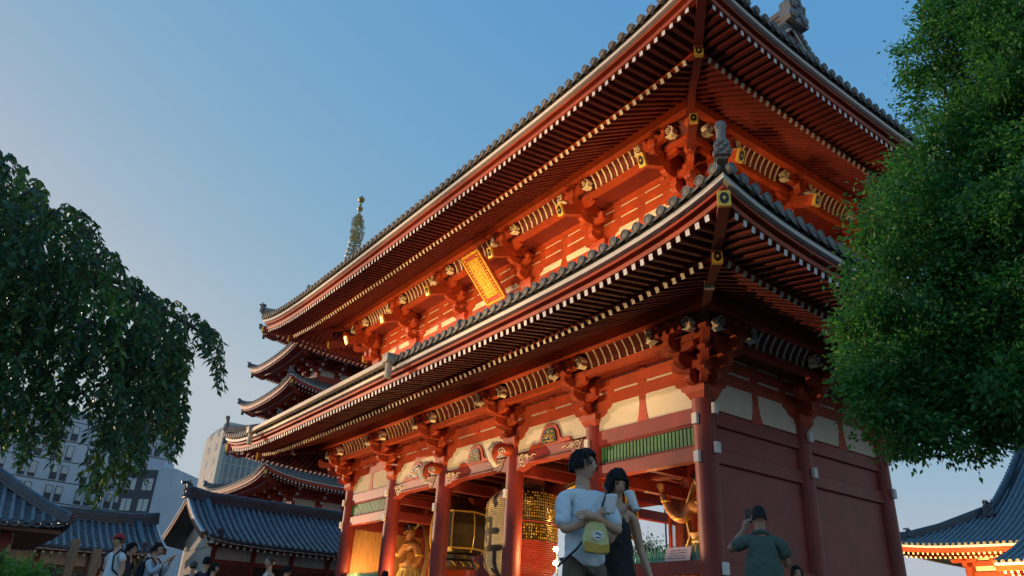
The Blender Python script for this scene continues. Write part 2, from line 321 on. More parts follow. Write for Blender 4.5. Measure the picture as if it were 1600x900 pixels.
for st in (LO, UP):
    i_ = st.inset; xs = [-i_]+XS[1:5]+[-W+i_]; ys = [i_, 4, D-i_]
    st.xs, st.ys = xs, ys; dg = math.sqrt(.5)
    for j, y in enumerate(ys):
        for i, x in enumerate(xs):
            outs = []; al = []
            if j == 0: outs.append(((0, -1, 0), 0)); al.append((1, 0, 0))
            if j == 2: outs.append(((0, 1, 0), 0)); al.append((1, 0, 0))
            if i == 0: outs.append(((1, 0, 0), 0)); al.append((0, 1, 0))
            if i == 5: outs.append(((-1, 0, 0), 0)); al.append((0, 1, 0))
            if not outs: continue
            if len(outs) == 2: outs.append(((dg if i == 0 else -dg, -dg if j == 0 else dg, 0), 1))
            bracket(st, (x, y), outs, al)
    # wall band: plaster sheet behind three red courses
    Z = st.z; t = .06
    for a, b in [((xs[5], ys[0]), (xs[0], ys[0])), ((xs[0], ys[0]), (xs[0], ys[2])), ((xs[0], ys[2]), (xs[5], ys[2])), ((xs[5], ys[2]), (xs[5], ys[0]))]:
        x0, x1 = sorted((a[0], b[0])); y0, y1 = sorted((a[1], b[1])); ax = 0 if x1-x0 > y1-y0 else 1
        def strip(name, mt, z0, z1, t_, e=0.0):
            m = MB()
            if ax == 0: m.box(x0+e, y0-t_, z0, x1-e, y0+t_, z1)
            else: m.box(x0-t_, y0+e, z0, x0+t_, y1-e, z1)
            return m.build(name, mt, gate)
        zb_ = 5.0 if st is UP else 5.9
        strip('plaster_wall', 'plaster', zb_+Z, 8.2+Z, .105)
        strip('wall_course', 'red', 6.66+Z, 6.99+Z, .13, .01); strip('wall_course', 'red', 7.06+Z, 7.38+Z, .14, .012); strip('wall_course', 'red', 7.45+Z, 8.1+Z, .13, .014)
        if st is UP:
            strip('wall_course', 'red', 6.0+Z, 6.38+Z, .15, .01); strip('tie_beam', 'red', 4.9+Z, 5.35+Z, .2, .02)
        # struts and red shoulders in each bay
        nodes = xs if ax == 0 else ys
        for q in range(len(nodes)-1):
            p, r_ = sorted((nodes[q], nodes[q+1])); mid = (p+r_)/2
            f_ = -1 if ((ax == 0 and y0 < 4) or (ax == 1 and x0 < -5)) else 1
            base = y0 if ax == 0 else x0; m = MB()
            E = X3 if ax == 0 else Y3; N_ = Y3 if ax == 0 else X3
            org = lambda u_, zz: (u_, base, zz) if ax == 0 else (base, u_, zz)
            zl_ = 5.85+Z if st is LO else 6.36+Z; hh = 6.67+Z-zl_
            if not (st is LO and ax == 0 and q in (1, 2, 3)):
                m = MB(); m.prism([(-.24, 0), (.24, 0), (.16, hh*.3), (.11, hh*.7), (.13, hh), (-.13, hh), (-.11, hh*.7), (-.16, hh*.3)], org(mid, zl_), E, Z3, N_, .24); m.build('wall_strut', 'red', gate)
            for sg, u0 in ((1, p), (-1, r_)):      # curved shoulder next to the bracket
                m = MB(); m.prism([(.1*sg, hh), (.82*sg, hh), (.78*sg, hh-.1), (.62*sg, hh-.17), (.60*sg, hh-.26), (.42*sg, max(hh-.34, .01)), (.1*sg, max(hh-.36, .0))], org(u0, zl_), E, Z3, N_, .245); m.build('wall_shoulder', 'red', gate)
            for zz in (6.985, 7.375):
                for uu, w_ in ((mid, .24), (p+.75, .2), (r_-.75, .2)): m = MB(); blk(m, org(uu, 0)[:2], zz+Z, w_+.08, .075); m.build('bearing_block', 'red', gate)
# upper storey lower wall closing down to the roof
m = MB(); m.box(-W+.35, .35, 9.5, -.35, 7.65, 10.9); m.build('wall_panel', 'red', gate)
# ------------------------------------------------------------ eaves: swept rings round the building
def LZ(st, o, d): return st.lift*math.exp(-max(d, 0)/st.tau)*max(min(o/st.o, 1.05), 0)**2.2
TS = [0, .004, .01, .018, .028, .04, .055, .075, .1, .13, .17, .22, .3, .4]; TS = TS+[.5]+[1-t for t in TS[::-1]]
def rc(o): return [(o, -o), (o, D+o), (-W-o, D+o), (-W-o, -o)]
def ring(st, o, z):
    c = rc(o); out = []
    for k in range(4):
        a = np.array(c[(k+3) % 4]); b = np.array(c[k]); L = np.linalg.norm(b-a)
        for t in TS[:-1]: p = a+(b-a)*t; d = min(t, 1-t)*L; out.append((p[0], p[1], z+LZ(st, o, d)))
    return out
def sweep(m, st, sec, mi=0, closed=True):
    rr = [ring(st, o, z) for o, z in sec]; n = len(rr[0]); vs = [p for q in rr for p in q]; K = len(sec)
    m.add(vs, [(k*n+i, k*n+(i+1) % n, ((k+1) % K)*n+(i+1) % n, ((k+1) % K)*n+i) for k in range(K if closed else K-1) for i in range(n)], mi)
def rect(o0, o1, z0, z1): return [(o0, z0), (o1, z0), (o1, z1), (o0, z1)]
def rafter_z(st, which, o):
    if which == 'in': return st.zi+(st.ri-o)*((st.pz+.36+.06-st.zi)/(st.ri-st.py))
    t = (o-(st.ri-.1))/(st.ro-st.ri+.1); return (st.zi+.22)*(1-t)+st.zo*t
allraf = []; ribs = []
for st in (LO, UP):
    nm = 'eave'
    zk = st.zo+.07; ob = st.o
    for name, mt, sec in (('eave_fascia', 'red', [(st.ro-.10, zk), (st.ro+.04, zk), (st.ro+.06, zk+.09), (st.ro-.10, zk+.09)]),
                          ('eave_recess', 'soffit', rect(st.ro-.10, st.ro-.02, zk+.091, st.zb-.056)),  # dark strip: the fascia's step shadow is put into its colour
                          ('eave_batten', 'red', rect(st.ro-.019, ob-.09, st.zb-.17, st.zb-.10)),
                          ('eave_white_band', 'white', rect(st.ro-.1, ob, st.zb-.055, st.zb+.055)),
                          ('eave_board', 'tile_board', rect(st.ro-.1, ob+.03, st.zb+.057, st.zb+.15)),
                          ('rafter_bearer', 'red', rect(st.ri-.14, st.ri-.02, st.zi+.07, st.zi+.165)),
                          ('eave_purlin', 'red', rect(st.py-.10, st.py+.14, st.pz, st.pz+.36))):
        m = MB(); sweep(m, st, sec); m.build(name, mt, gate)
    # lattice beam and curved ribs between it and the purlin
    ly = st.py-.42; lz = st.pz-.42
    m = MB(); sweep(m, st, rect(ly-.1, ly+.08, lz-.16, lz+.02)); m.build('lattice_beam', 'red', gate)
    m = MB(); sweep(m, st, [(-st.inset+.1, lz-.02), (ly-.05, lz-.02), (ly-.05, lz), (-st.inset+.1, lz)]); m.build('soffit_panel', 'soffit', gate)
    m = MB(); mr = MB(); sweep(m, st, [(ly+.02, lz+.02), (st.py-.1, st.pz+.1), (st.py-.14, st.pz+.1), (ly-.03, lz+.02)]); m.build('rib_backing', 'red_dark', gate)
    def rib(px, py, e):
        e = np.array(e, float); s_ = np.array((-e[1], e[0], 0)); prof = []
        for k in range(6):
            t = k/5; prof.append((ly+.03+(st.py-.12-ly)*(t**1.8)+.03, lz+.02+(st.pz+.06-lz)*t))
        q = [(a+.05, b) for a, b in prof]+[(a, b) for a, b in prof[::-1]]
        mr = MB(); mr.prism(q, np.array((px, py, 0)), e, Z3, s_, .05); ribs.append((np.linalg.norm(np.array((px, py, lz))-C0)+(100 if (e[1] > 0 or e[0] < 0) else 0), mr))
    for q in range(5):
        p, r_ = st.xs[q+1]+.72, st.xs[q]-.72
        for k in range(9):
            u_ = p+(r_-p)*(k+.5)/9
            rib(u_, 0, (0, -1, 0)); rib(u_, D, (0, 1, 0))
    for q in range(2):
        p, r_ = st.ys[q]+.72, st.ys[q+1]-.72
        for k in range(9):
            u_ = p+(r_-p)*(k+.5)/9
            rib(0, u_, (1, 0, 0)); rib(-W, u_, (-1, 0, 0))
    # boards above the rafters
    m = MB()
    sec = [(o, rafter_z(st, 'in', o)+.068) for o in (-.3, .5, st.py, 2.2, st.ri-.05)]; sweep(m, st, sec, closed=False)
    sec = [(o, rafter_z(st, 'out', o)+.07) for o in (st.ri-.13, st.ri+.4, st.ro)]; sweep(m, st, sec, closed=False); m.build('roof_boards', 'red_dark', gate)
    # rafters
    sp = .25; rw = .105
    for side in range(4):
        c0, c1 = [((-W, 0), (0, 0)), ((0, 0), (0, D)), ((0, D), (-W, D)), ((-W, D), (-W, 0))][side]
        e = [(0, -1), (1, 0), (0, 1), (-1, 0)][side]; a = np.array(c0, float); b = np.array(c1, float); L = np.linalg.norm(b-a); dr = (b-a)/L; e = np.array(e, float)
        for which, ro, ri_ in (('out', st.ro, st.ri-.12), ('in', st.ri, -.1)):
            n = int((L+2*ro-.5)/sp); s0 = L/2-(n-1)*sp/2
            for k in range(n):
                s_ = s0+k*sp
                hip = max(-s_, s_-L, 0)      # offset of the hip line at this position
                o0 = max(ri_, hip+.08)
                if ro-o0 < .12: continue
                jt = random.uniform(-.010, .010); pts = []; ns = 4 if which == 'out' else 3
                for q in range(ns+1):
                    o = o0+(ro-o0)*q/ns; pp = a+dr*s_+e*o; d = min(s_+o, L+o-s_)
                    pts.append((pp[0], pp[1], rafter_z(st, which, o)+LZ(st, o, d)+jt*(q/ns)))
                allraf.append((st, side, which, pts))
m_end = {'out': 'white', 'in': 'cream'}
def rdist(r_): return np.linalg.norm(np.array(r_[3][-1])-C0)
vis = sorted([r_ for r_ in allraf if r_[1] in (0, 1)], key=rdist); near = vis[:100]; nid = set(id(q) for q in near)
for r_ in near:
    m = MB(); m.beam(r_[3], .105, .135, 0, 1); m.build('rafter', ['red_dark', m_end[r_[2]]], gate)
m = MB()
for r_ in allraf:
    if id(r_) not in nid: m.beam(r_[3], .105, .135, 0, 1 if r_[2] == 'out' else 2)
tag(m.build('rafter_rows', ['red_dark', 'white', 'cream'], gate), kind='stuff')
ribs.sort(key=lambda q: q[0]); rest = MB()
for k, (_, q) in enumerate(ribs):
    if k < 100: q.build('soffit_rib', 'cream', gate)
    else: rest.add(q.v, q.f)
tag(rest.build('soffit_ribs', 'cream', gate), kind='stuff')
# hip (corner) rafters with gold plates
for st in (LO, UP):
    for cx, cy, sx, sy in ((0, 0, 1, -1), (0, D, 1, 1), (-W, 0, -1, -1), (-W, D, -1, 1)):
        P_ = lambda o, dz: (cx+sx*o, cy+sy*o, dz+LZ(st, o, 0))
        dd = np.array((sx, sy, 0))/math.sqrt(2)
        def hipm(nm, pts, w_, h_, pw=None, mt='red_dark'):
            m = MB(); m.beam(pts, w_, h_); o = m.build(nm, mt, gate)
            if pw: pm = MB(); plate(pm, pts[-1], dd, *pw); pm.build('end_plate', ['gold', 'black'], o)
            return o
        hipm('hip_rafter', [P_(o, rafter_z(st, 'in', o)-.05) for o in (.1, 1.2, 2.2, st.ri+.08)], .2, .3, (.21, .3))
        hipm('hip_rafter', [P_(o, rafter_z(st, 'out', o)+.03) for o in (st.ri-.3, st.ri+.3, st.ro-.3, st.ro+.12)], .22, .32, (.24, .33))
        for o2, z2 in ((st.py+.95, st.pz-.12),)+(((st.py+.55, st.pz-.95),) if st is UP else ()):      # tail beams under the hip
            o = hipm('tail_beam', [P_(.2, z2+.22), P_(o2, z2)], .2, .28, (.22, .3) if st is UP else None)
            if st is LO: pm = MB(); pm.hexa([tuple(np.array(P_(o2, z2))+dd*a+np.array((-dd[1], dd[0], 0))*b+Z3*c) for c in (-.17, .17) for a, b in ((-.02, -.11), (-.02, .11), (.10, .11), (.10, -.11))]); pm.build('beam_end', 'cream', o)
# ------------------------------------------------------------ tiled roofs
def tiles(name, mt, parent, P, u0, u1, vmax, sp=.34, r=.075, disc=.115, nv=8, sheet=True, edge='tile_edge', thick=.09, sheetn=None, vmin=None, course=0):
    """P(u, v) -> point on the slope, v = 0 at the eave; vmax(u) where the slope ends"""
    m = MB(); n = max(int((u1-u0)/sp), 1); sp = (u1-u0)/n
    for k in range(n+1):
        u_ = u0+k*sp; vm = vmax(u_); v0 = vmin(u_) if vmin else 0
        if vm-v0 < .1: continue
        pts = [np.array(P(u_, v0+(vm-v0)*j/nv)) for j in range(nv+1)]
        pu = np.array(P(u_+.01, v0))-pts[0]; pu /= np.linalg.norm(pu)
        rings = []
        for j, p in enumerate(pts):
            t = pts[min(j+1, nv)]-pts[max(j-1, 0)]; t /= np.linalg.norm(t); nn = np.cross(pu, t); nn /= np.linalg.norm(nn); nn *= (1 if nn[2] > 0 else -1)
            rings.append([p+pu*r*math.cos(a)+nn*(r*1.15*math.sin(a)-.01) for a in np.linspace(0, math.pi, 6)])
        m.add([q for g_ in rings for q in g_], [(j*6+i, j*6+i+1, (j+1)*6+i+1, (j+1)*6+i) for j in range(nv) for i in range(5)], 2)
        if disc and v0 == 0:
            t = pts[1]-pts[0]; t[2] = 0; t /= np.linalg.norm(t)
            c = pts[0]+Z3*(r*.25); m.lathe(c-t*.05, [(disc*.6, -.012), (disc*.72, 0), (disc*.8, -.018), (disc, -.018), (disc, .09)], 12, 1, ax=t)
            if k < n:      # drooping pan tile edge between two round tiles
                q = np.array(P(u_+sp, 0)); a_, b_ = pts[0], q; row = []
                for w_ in np.linspace(0, 1, 6): row.append(a_*(1-w_)+b_*w_-Z3*(.035*math.sin(w_*math.pi)+.0))
                m.add([x_-t*.03 for x_ in row]+[x_-t*.03-Z3*.07 for x_ in row]+[x_+t*.2 for x_ in row], [(i, i+1, 7+i, 6+i) for i in range(5)]+[(i, i+1, 13+i, 12+i) for i in range(5)], 1)
    if sheet:
        ns = sheetn or max(n//2, 2); us = [u0+(u1-u0)*i/ns for i in range(ns+1)]; rows = [(j/nv, 0) for j in range(nv+1)]
        if course:      # stepped courses of pan tiles
            vmx = max(vmax(u_) for u_ in us); nc = int(vmx/course); rows = []
            for j in range(nc): rows += [(j/nc, .045), ((j+.98)/nc, 0)]
            rows.append((1, 0))
            us = sorted(set(us)); 
        vs = []
        for t, up_ in rows:
            for u_ in us:
                v0 = vmin(u_) if vmin else 0; vm_ = max(vmax(u_), v0+.001)
                if course: q = P(u_, min(t*vmx, vm_)); vs.append((q[0], q[1], q[2]+up_-.02))
                else: vs.append(P(u_, v0+(vm_-v0)*t))
        m.add(vs, [(j*(ns+1)+i, j*(ns+1)+i+1, (j+1)*(ns+1)+i+1, (j+1)*(ns+1)+i) for j in range(len(rows)-1) for i in range(ns)], 0)
    o = m.build(name, [mt, edge, 'tile_rib' if mt == 'tile_blue' else mt], parent, fix=False)
    for p in o.data.polygons: p.use_smooth = True
    o.data.set_sharp_from_angle(angle=R(50)); return o
def ridge(m, pts, w_=.22, h=.3, mi=0, top=.09):
    m.beam(pts, w_, h, mi); m.beam([np.array(p)+Z3*(-h*.12) for p in pts], w_*1.25, .04, mi); m.beam([np.array(p)+Z3*(h*.18) for p in pts], w_*1.25, .04, mi)
    m.tube([np.array(p)+Z3*(h/2+.02) for p in pts], top, 8, mi)
def oni(m, p, d, s=.5, mi=0, horns=True):         # ridge-end ogre tile
    p = np.array(p, float); d = np.array(d, float); d /= np.linalg.norm(d); s_ = np.array((-d[1], d[0], 0))
    m.prism([(-.42, -.5), (.42, -.5), (.5, -.35), (.38, -.1), (.42, .2), (.25, .45), (.1, .5), (-.1, .5), (-.25, .45), (-.42, .2), (-.38, -.1), (-.5, -.35)] if True else [], p, s_*s, Z3*s, d, .22*s*1.6, mi)
    for a, b, r_ in ((-.2, .12, .13), (.2, .12, .13), (0, -.1, .16), (-.26, -.3, .15), (.26, -.3, .15), (0, .32, .14)):
        m.lathe(p+s_*s*a+Z3*s*b+d*.16*s, [(r_*s, -.05*s), (r_*s, .06*s), (r_*s*.5, .12*s), (.01, .13*s)], 10, mi, ax=d)
    if horns:
        for sg in (-1, 1): m.tube([p+s_*s*.2*sg+Z3*s*.4, p+s_*s*.34*sg+Z3*s*.62, p+s_*s*.3*sg+Z3*s*.85], [.09*s, .07*s, .01], 6, mi)
        m.tube([p+Z3*s*.45-d*.3*s, p+Z3*s*.62+d*.15*s, p+Z3*s*.60+d*.55*s], [.13*s, .13*s, .12*s], 10, mi)
# --- gate lower roof: four slopes up to the upper storey
OL = LO.o+.07
def prof_lo(v): return 8.03+.36*v+.028*v*v
def roofside(st, side, OO, prof, vtop, hipdrop=0):
    L = [W, D, W, D][side]
    base = [(-W, 0), (0, 0), (0, D), (-W, D)][side]; dr = [(1, 0), (0, 1), (-1, 0), (0, -1)][side]; e = [(0, -1), (1, 0), (0, 1), (-1, 0)][side]
    def P(u_, v):
        o = OO-v; d = min(u_+o, L+o-u_)
        return (base[0]+dr[0]*u_+e[0]*o, base[1]+dr[1]*u_+e[1]*o, prof(v)+st.lift*math.exp(-max(d, 0)/st.tau)*max(o/OO, 0)**2.2)
    def vm(u_): return min(vtop, OO-max(-u_, u_-L, -99)) if (u_ < 0 or u_ > L) else vtop
    return P, L, vm
for side in range(4):
    P, L, vm = roofside(LO, side, OL, prof_lo, OL+.5)
    tiles('lower_roof', 'tile', gate, P, -OL+.2, L+OL-.2, vm, nv=6)
for k, (cx, cy, sx, sy) in enumerate(((0, 0, 1, -1), (0, D, 1, 1), (-W, 0, -1, -1), (-W, D, -1, 1))):
    pts = []; hm = MB()
    for o in (OL-.02, OL-.5, 3.4, 2, .6, -.3):
        pts.append((cx+sx*o, cy+sy*o, prof_lo(OL-o)+LO.lift*max(o/OL, 0)**2.2+.14+(.10 if o > OL-.1 else 0)))
    ridge(hm, pts, .2, .26); d_ = np.array((sx, sy, 0))/math.sqrt(2)
    oni(hm, np.array(pts[0])+d_*.02+Z3*.12, d_, .36, horns=False)
    hm.tube([np.array(pts[0])+Z3*.2, np.array(pts[0])+Z3*.42+d_*.02, np.array(pts[0])+Z3*.55+d_*.05], [.09, .09, .085], 10); hm.lathe(np.array(pts[0])+Z3*.58+d_*.05, [(.10, -.07), (.11, 0), (.11, .05), (.07, .07)], 12, ax=d_)
    hm.build('hip_ridge', 'tile', gate, True)
# --- gate upper roof: hip-and-gable
OU = UP.o+.07; XG = 1.35                # gable plane offset beyond the columns
def prof_up(v): return 14.06+.40*v+.0375*v*v
HR = prof_up(OU+4)                      # ridge height
vg = OU-XG
for side in (0, 2):
    P, L, vm = roofside(UP, side, OU, prof_up, OU+4)
    def vm2(u_, L=L):
        if -XG-.25 <= u_ <= L+XG+.25: return OU+4
        return OU-max(-u_, u_-L)
    tiles('upper_roof', 'tile', gate, P, -OU+.2, L+OU-.2, vm2, nv=9)
for side in (1, 3):
    P, L, vm = roofside(UP, side, OU, prof_up, vg+.2)
    tiles('upper_roof', 'tile', gate, P, -OU+.2, L+OU-.2, vm, nv=6)
m = MB()
for s_, xx in ((1, XG), (-1, -W-XG)):
    m = MB()
    zb_ = prof_up(vg); ybs = 4-(-XG)+0
    ys_ = [(y, prof_up(OU+y)) for y in np.linspace(-XG, 4, 9)]
    poly = [(y, z-.25) for y, z in ys_]+[(8-y, z-.25) for y, z in ys_[::-1][1:]]
    m.prism(poly, (xx-s_*.35, 0, 0), Y3, Z3, X3, .1, 0); gw_ = m.build('gable_wall', 'red_dark', gate)
    for sg in (0, 1):
        m = MB(); pp = [((y if not sg else 8-y), z) for y, z in ys_]
        m.beam([(xx+s_*.12, y, z-.28) for y, z in pp], .10, .36, 0); m.beam([(xx+s_*.16, y, z-.12) for y, z in pp], .10, .10, 1); m.beam([(xx+s_*.05, y, z+.08) for y, z in pp], .42, .16, 2)
        for j in range(30):
            t = (j+.5)/30*8; i_ = int(t); fr = t-i_; y = pp[i_][0]*(1-fr)+pp[i_+1][0]*fr; z = pp[i_][1]*(1-fr)+pp[i_+1][1]*fr
            m.lathe((xx+s_*.18, y, z+.16), [(.11, -.03), (.11, .10)], 10, 2, ax=(s_, 0, 0))
        m.build('bargeboard', ['red_dark', 'white', 'tile_edge'], gw_)
m = MB(); ridge(m, [(XG+.2, 4, HR+.35), (XG-1.5, 4, HR+.32), (-W/2, 4, HR+.22), (-W-XG+1.5, 4, HR+.32), (-W-XG-.2, 4, HR+.35)], .42, .75, top=.14); m.build('main_ridge', 'tile', gate, True)
for s_, xx in ((1, XG+.3), (-1, -W-XG-.3)): m = MB(); oni(m, (xx, 4, HR+.42), (s_, 0, 0), 1.15); m.build('ridge_end_tile', 'tile', gate, True)
for cx, cy, sx, sy in ((0, 0, 1, -1), (0, D, 1, 1), (-W, 0, -1, -1), (-W, D, -1, 1)):
    pts = []; m = MB()
    for o in (OU+.02, OU-.45, 3.3, 2.2, XG):
        pts.append((cx+sx*o, cy+sy*o, prof_up(OU-o)+UP.lift*max(o/OU, 0)**2.2+.16+(.16 if o > OU-.1 else 0)))
    ridge(m, pts, .2, .28); d_ = np.array((sx, sy, 0))/math.sqrt(2); oni(m, np.array(pts[0])+Z3*.15, d_, .42, horns=True); m.build('hip_ridge', 'tile', gate, True)
# --- box gutter with hoppers on the lower front eave
m = MB(); gx0, gx1, gy, gz = -20.6, -7.9, -OL-.12, 7.93
m.box(gx0, gy-.10, gz, gx1, gy+.06, gz+.16)
for x in (gx0+.05, gx1-.1): m.box(x-.17, gy-.2, gz-.02, x+.17, gy+.10, gz+.22); m.tube([(x, gy-.03, gz), (x, gy-.03, gz-.5)], .11, 12); m.box(x-.2, gy-.22, gz+.2, x+.2, gy+.12, gz+.26)
m.build('gutter', 'gutter', gate, bevel=.01)
m = MB(); m.tube([(-W-.5, -.5, 11.2), (.5, -.5, 11.2)], .05, 8); m.box(-W-.5, -.54, 10.75, .5, -.46, 10.83)
for x in np.linspace(-W-.4, .4, 12): m.box(x-.05, -.55, 10.0, x+.05, -.45, 11.2)
m.build('handrail', 'red', gate)
m = MB(); m.tube([(.5, -.5, 11.2), (.5, 8.5, 11.2)], .05, 8); m.box(.46, -.5, 10.75, .54, 8.5, 10.83)
for y in np.linspace(-.4, 8.4, 6): m.box(.45, y-.05, 10.0, .55, y+.05, 11.2)
m.build('handrail', 'red', gate)
# ------------------------------------------------------------ floodlights: on the lower roof and at the foot of the columns
mat('pole', (.12, .13, .13), .5, .1, 4, metal=.6)
mat('lamp_glass', (.9, .8, .6), .3, .05, 4, emit=(1, .75, .4), estr=12)
def floodlight(p, tgt, energy, cone, label, blend=.8, col=(1, .60, .20), zbase=0, grp='small floodlights lighting the gate', s=1.0):
    o = thing('floodlight', label, 'floodlight', (p[0], p[1], zbase), grp, world=True)
    d = np.array(tgt, float)-np.array(p, float); d /= np.linalg.norm(d)
    m = MB(); m.tube([(p[0], p[1], zbase), (p[0], p[1], p[2]-.12*s)], [.04*s, .03*s], 8); m.build('stand', 'pole', o)
    m = MB(); m.lathe(np.array(p)-d*.12*s, [(.09*s, -.1*s), (.14*s, 0), (.14*s, .08*s)], 14, ax=d); h = m.build('lamp_housing', 'pole', o)
    m = MB(); m.lathe(np.array(p)-d*.035*s, [(.12*s, 0), (.12*s, .01*s)], 14, ax=d); m.build('lamp_glass', 'lamp_glass', h)
    l = bpy.data.lights.new('floodlight', 'SPOT'); l.energy = energy; l.spot_size = R(cone); l.spot_blend = blend; l.color = col; l.shadow_soft_size = .1
    lo = bpy.data.objects.new('floodlight_beam', l); COL.objects.link(lo); lo.location = tuple(np.array(p)+d*.02)
    lo.rotation_euler = Vector(-d).to_track_quat('Z', 'Y').to_euler()
order = ['first', 'second', 'third', 'fourth', 'fifth', 'sixth', 'seventh', 'eighth']
for k in range(8):
    x = -1.0-k*2.62; floodlight((x, -3.5, 9.15), (x-.3, .4, 12.9), 195, 105, order[k]+' small floodlight from the right on the front lower roof', .7, zbase=8.5)
for k in range(3):
    y = .8+k*3.2; floodlight((3.5, y, 9.15), (-.4, y, 13.2), (95, 60, 60)[k], 100, order[k]+' small floodlight from the front on the side lower roof', .7, zbase=8.5)
for k in range(5):
    x = -2.6-k*4.05; floodlight((x, -2.35, .75), (x, -.1, 6.7), (480, 680, 680, 680, 680)[k], 46, order[k]+' small floodlight from the right at the foot of the front columns', .8, zbase=.35)
for k, (x, tx) in enumerate(((-27, -21), (-19, -13), (-11, -5.5), (-4, .5))):      # tall poles across the forecourt
    floodlight((x, -29, 5.6), (tx, -.5, 11.9), 5200, 29, ['tall floodlight pole farthest left across the forecourt', 'tall floodlight pole second from the left across the forecourt', 'tall floodlight pole third from the left across the forecourt', 'tall floodlight pole nearest the viewer across the forecourt'][k], .35, (1, .64, .30), 0, 'tall floodlight poles across the forecourt', 2.0)
# ------------------------------------------------------------ skin-modifier figures
def skinmesh(name, verts, edges, mt, parent, root=0, sub=2, remesh=0, extra=None, smooth=True):
    """verts (x, y, z, r [, r2]); grows a tapering surface and bakes it to one mesh"""
    me = bpy.data.meshes.new(name); me.from_pydata([v[:3] for v in verts], edges, []); o = bpy.data.objects.new(name, me); COL.objects.link(o)
    md = o.modifiers.new('skin', 'SKIN'); md.use_smooth_shade = True; md.branch_smoothing = .5
    for i, v in enumerate(verts):
        sv = me.skin_vertices[0].data[i]; sv.radius = (v[3], v[4] if len(v) > 4 else v[3]); sv.use_root = (i == root)
    sb = o.modifiers.new('sub', 'SUBSURF'); sb.levels = sub; sb.render_levels = sub
    dg = bpy.context.evaluated_depsgraph_get(); dg.update(); me2 = bpy.data.meshes.new_from_object(o.evaluated_get(dg)); bpy.data.objects.remove(o); bpy.data.meshes.remove(me)
    vs = np.empty(len(me2.vertices)*3); me2.vertices.foreach_get('co', vs); vs = vs.reshape(-1, 3).tolist(); fs = [tuple(p.vertices) for p in me2.polygons]
    bpy.data.meshes.remove(me2)
    if extra:
        for ev, ef in extra: b = len(vs); vs += [list(map(float, q)) for q in ev]; fs += [tuple(b+i for i in f) for f in ef]
    me3 = bpy.data.meshes.new(name); me3.from_pydata(vs, [], fs)
    if remesh:
        t = bpy.data.objects.new(name, me3); COL.objects.link(t); rm = t.modifiers.new('r', 'REMESH'); rm.mode = 'VOXEL'; rm.voxel_size = remesh; rm.use_smooth_shade = True
        sm = t.modifiers.new('s', 'SMOOTH'); sm.iterations = 2; sm.factor = .5
        dg = bpy.context.evaluated_depsgraph_get(); dg.update(); me4 = bpy.data.meshes.new_from_object(t.evaluated_get(dg)); bpy.data.objects.remove(t); bpy.data.meshes.remove(me3); me3 = me4; me3.name = name
    me3.materials.clear(); me3.materials.append(M[mt]); me3.polygons.foreach_set('use_smooth', [True]*len(me3.polygons))
    o = bpy.data.objects.new(name, me3); link(o, parent); return o
# ============================================================ inside the gate
mat('bronze', (.10, .075, .03), .35, .4, 8, .1, 30, metal=.7)
mat('lantern_red', (.28, .028, .014), .6, .12, 3)
mat('lantern_lit_cream', (.78, .62, .30), .6, .10, 3)  # cream for the lit side of the red lantern
mat('wood_warm', (.50, .24, .08), .6, .25, 2, .1, 20, stretch=(1, 6, 1))  # orange wood; on the niche wall it stands in for lamplight
mat('statue', (.42, .17, .05), .5, .4, 3.5, .5, 9, dirt=.6)
mat('cloth_gold', (.36, .25, .08), .5, .4, 4, .2, 14, dirt=.3)
mat('sign_board', (.62, .50, .52), .6, .06, 3)
mat('ink', (.03, .03, .035), .6, .1, 4)
mat('hot_bulb', (1, .9, .7), .4, 0, 4, emit=(1, .62, .25), estr=60)
for i in range(5):
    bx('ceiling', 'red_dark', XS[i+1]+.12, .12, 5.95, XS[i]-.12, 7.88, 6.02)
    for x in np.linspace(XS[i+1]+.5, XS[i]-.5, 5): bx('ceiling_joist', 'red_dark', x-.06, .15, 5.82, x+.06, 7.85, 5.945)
for j in (0, 1):
    for i in range(1, 5):
        if i in (2, 3) and j == 0: sbeam(XS[i], j, 5.28, 5.62)
        else: sbeam(XS[i], j, 4.55, 4.9); sbeam(XS[i], j, 5.2, 5.5)
for i in (0, 4): hbeam(i, 4, 4.58, 4.95); hbeam(i, 4, 3.55, 3.85, .1, mt='wood_warm'); hbeam(i, 4, 5.52, 5.9)
for i in (0, 4):   # green vents of the niche, middle row
    m = MB(); x = XS[i+1]+.3
    while x < XS[i]-.3: m.box(x, 3.95, 4.96, x+.085, 4.05, 5.51); x += .128
    m.build('vent_slats', 'green_slat', gate)
bx('glow_board', 'wood_warm', -W+.065, .3, .4, -W+.10, 3.9, 4.5)  # added board: its orange colour imitates lamplight on the red wall
bx('wall_panel', 'red', -W+.3, 3.93, .35, XS[4]-.2, 4.02, 4.57)
# wire screens of the statue niches
def screen(x, y0, y1):
    m = MB()
    for k in range(int((y1-y0)/.05)+1): m.tube([(x, y0+k*.05, 2.3), (x, y0+k*.05, 4.5)], .006, 4, cap=False)
    for k in range(int(2.2/.05)+1): m.tube([(x, y0, 2.3+k*.05), (x, y1, 2.3+k*.05)], .006, 4, cap=False)
    tag(m.build('wire_screen', 'bronze', gate), kind='stuff')
    m = MB()
    for y in (y0, y1): m.box(x-.04, y-.04, .35, x+.04, y+.04, 4.55)
    m.build('screen_post', 'red', gate)
screen(XS[1], 3.0, 3.75)
bx('niche_panel', 'red', -3.6, 3.93, 2.2, -.2, 4.0, 3.5)
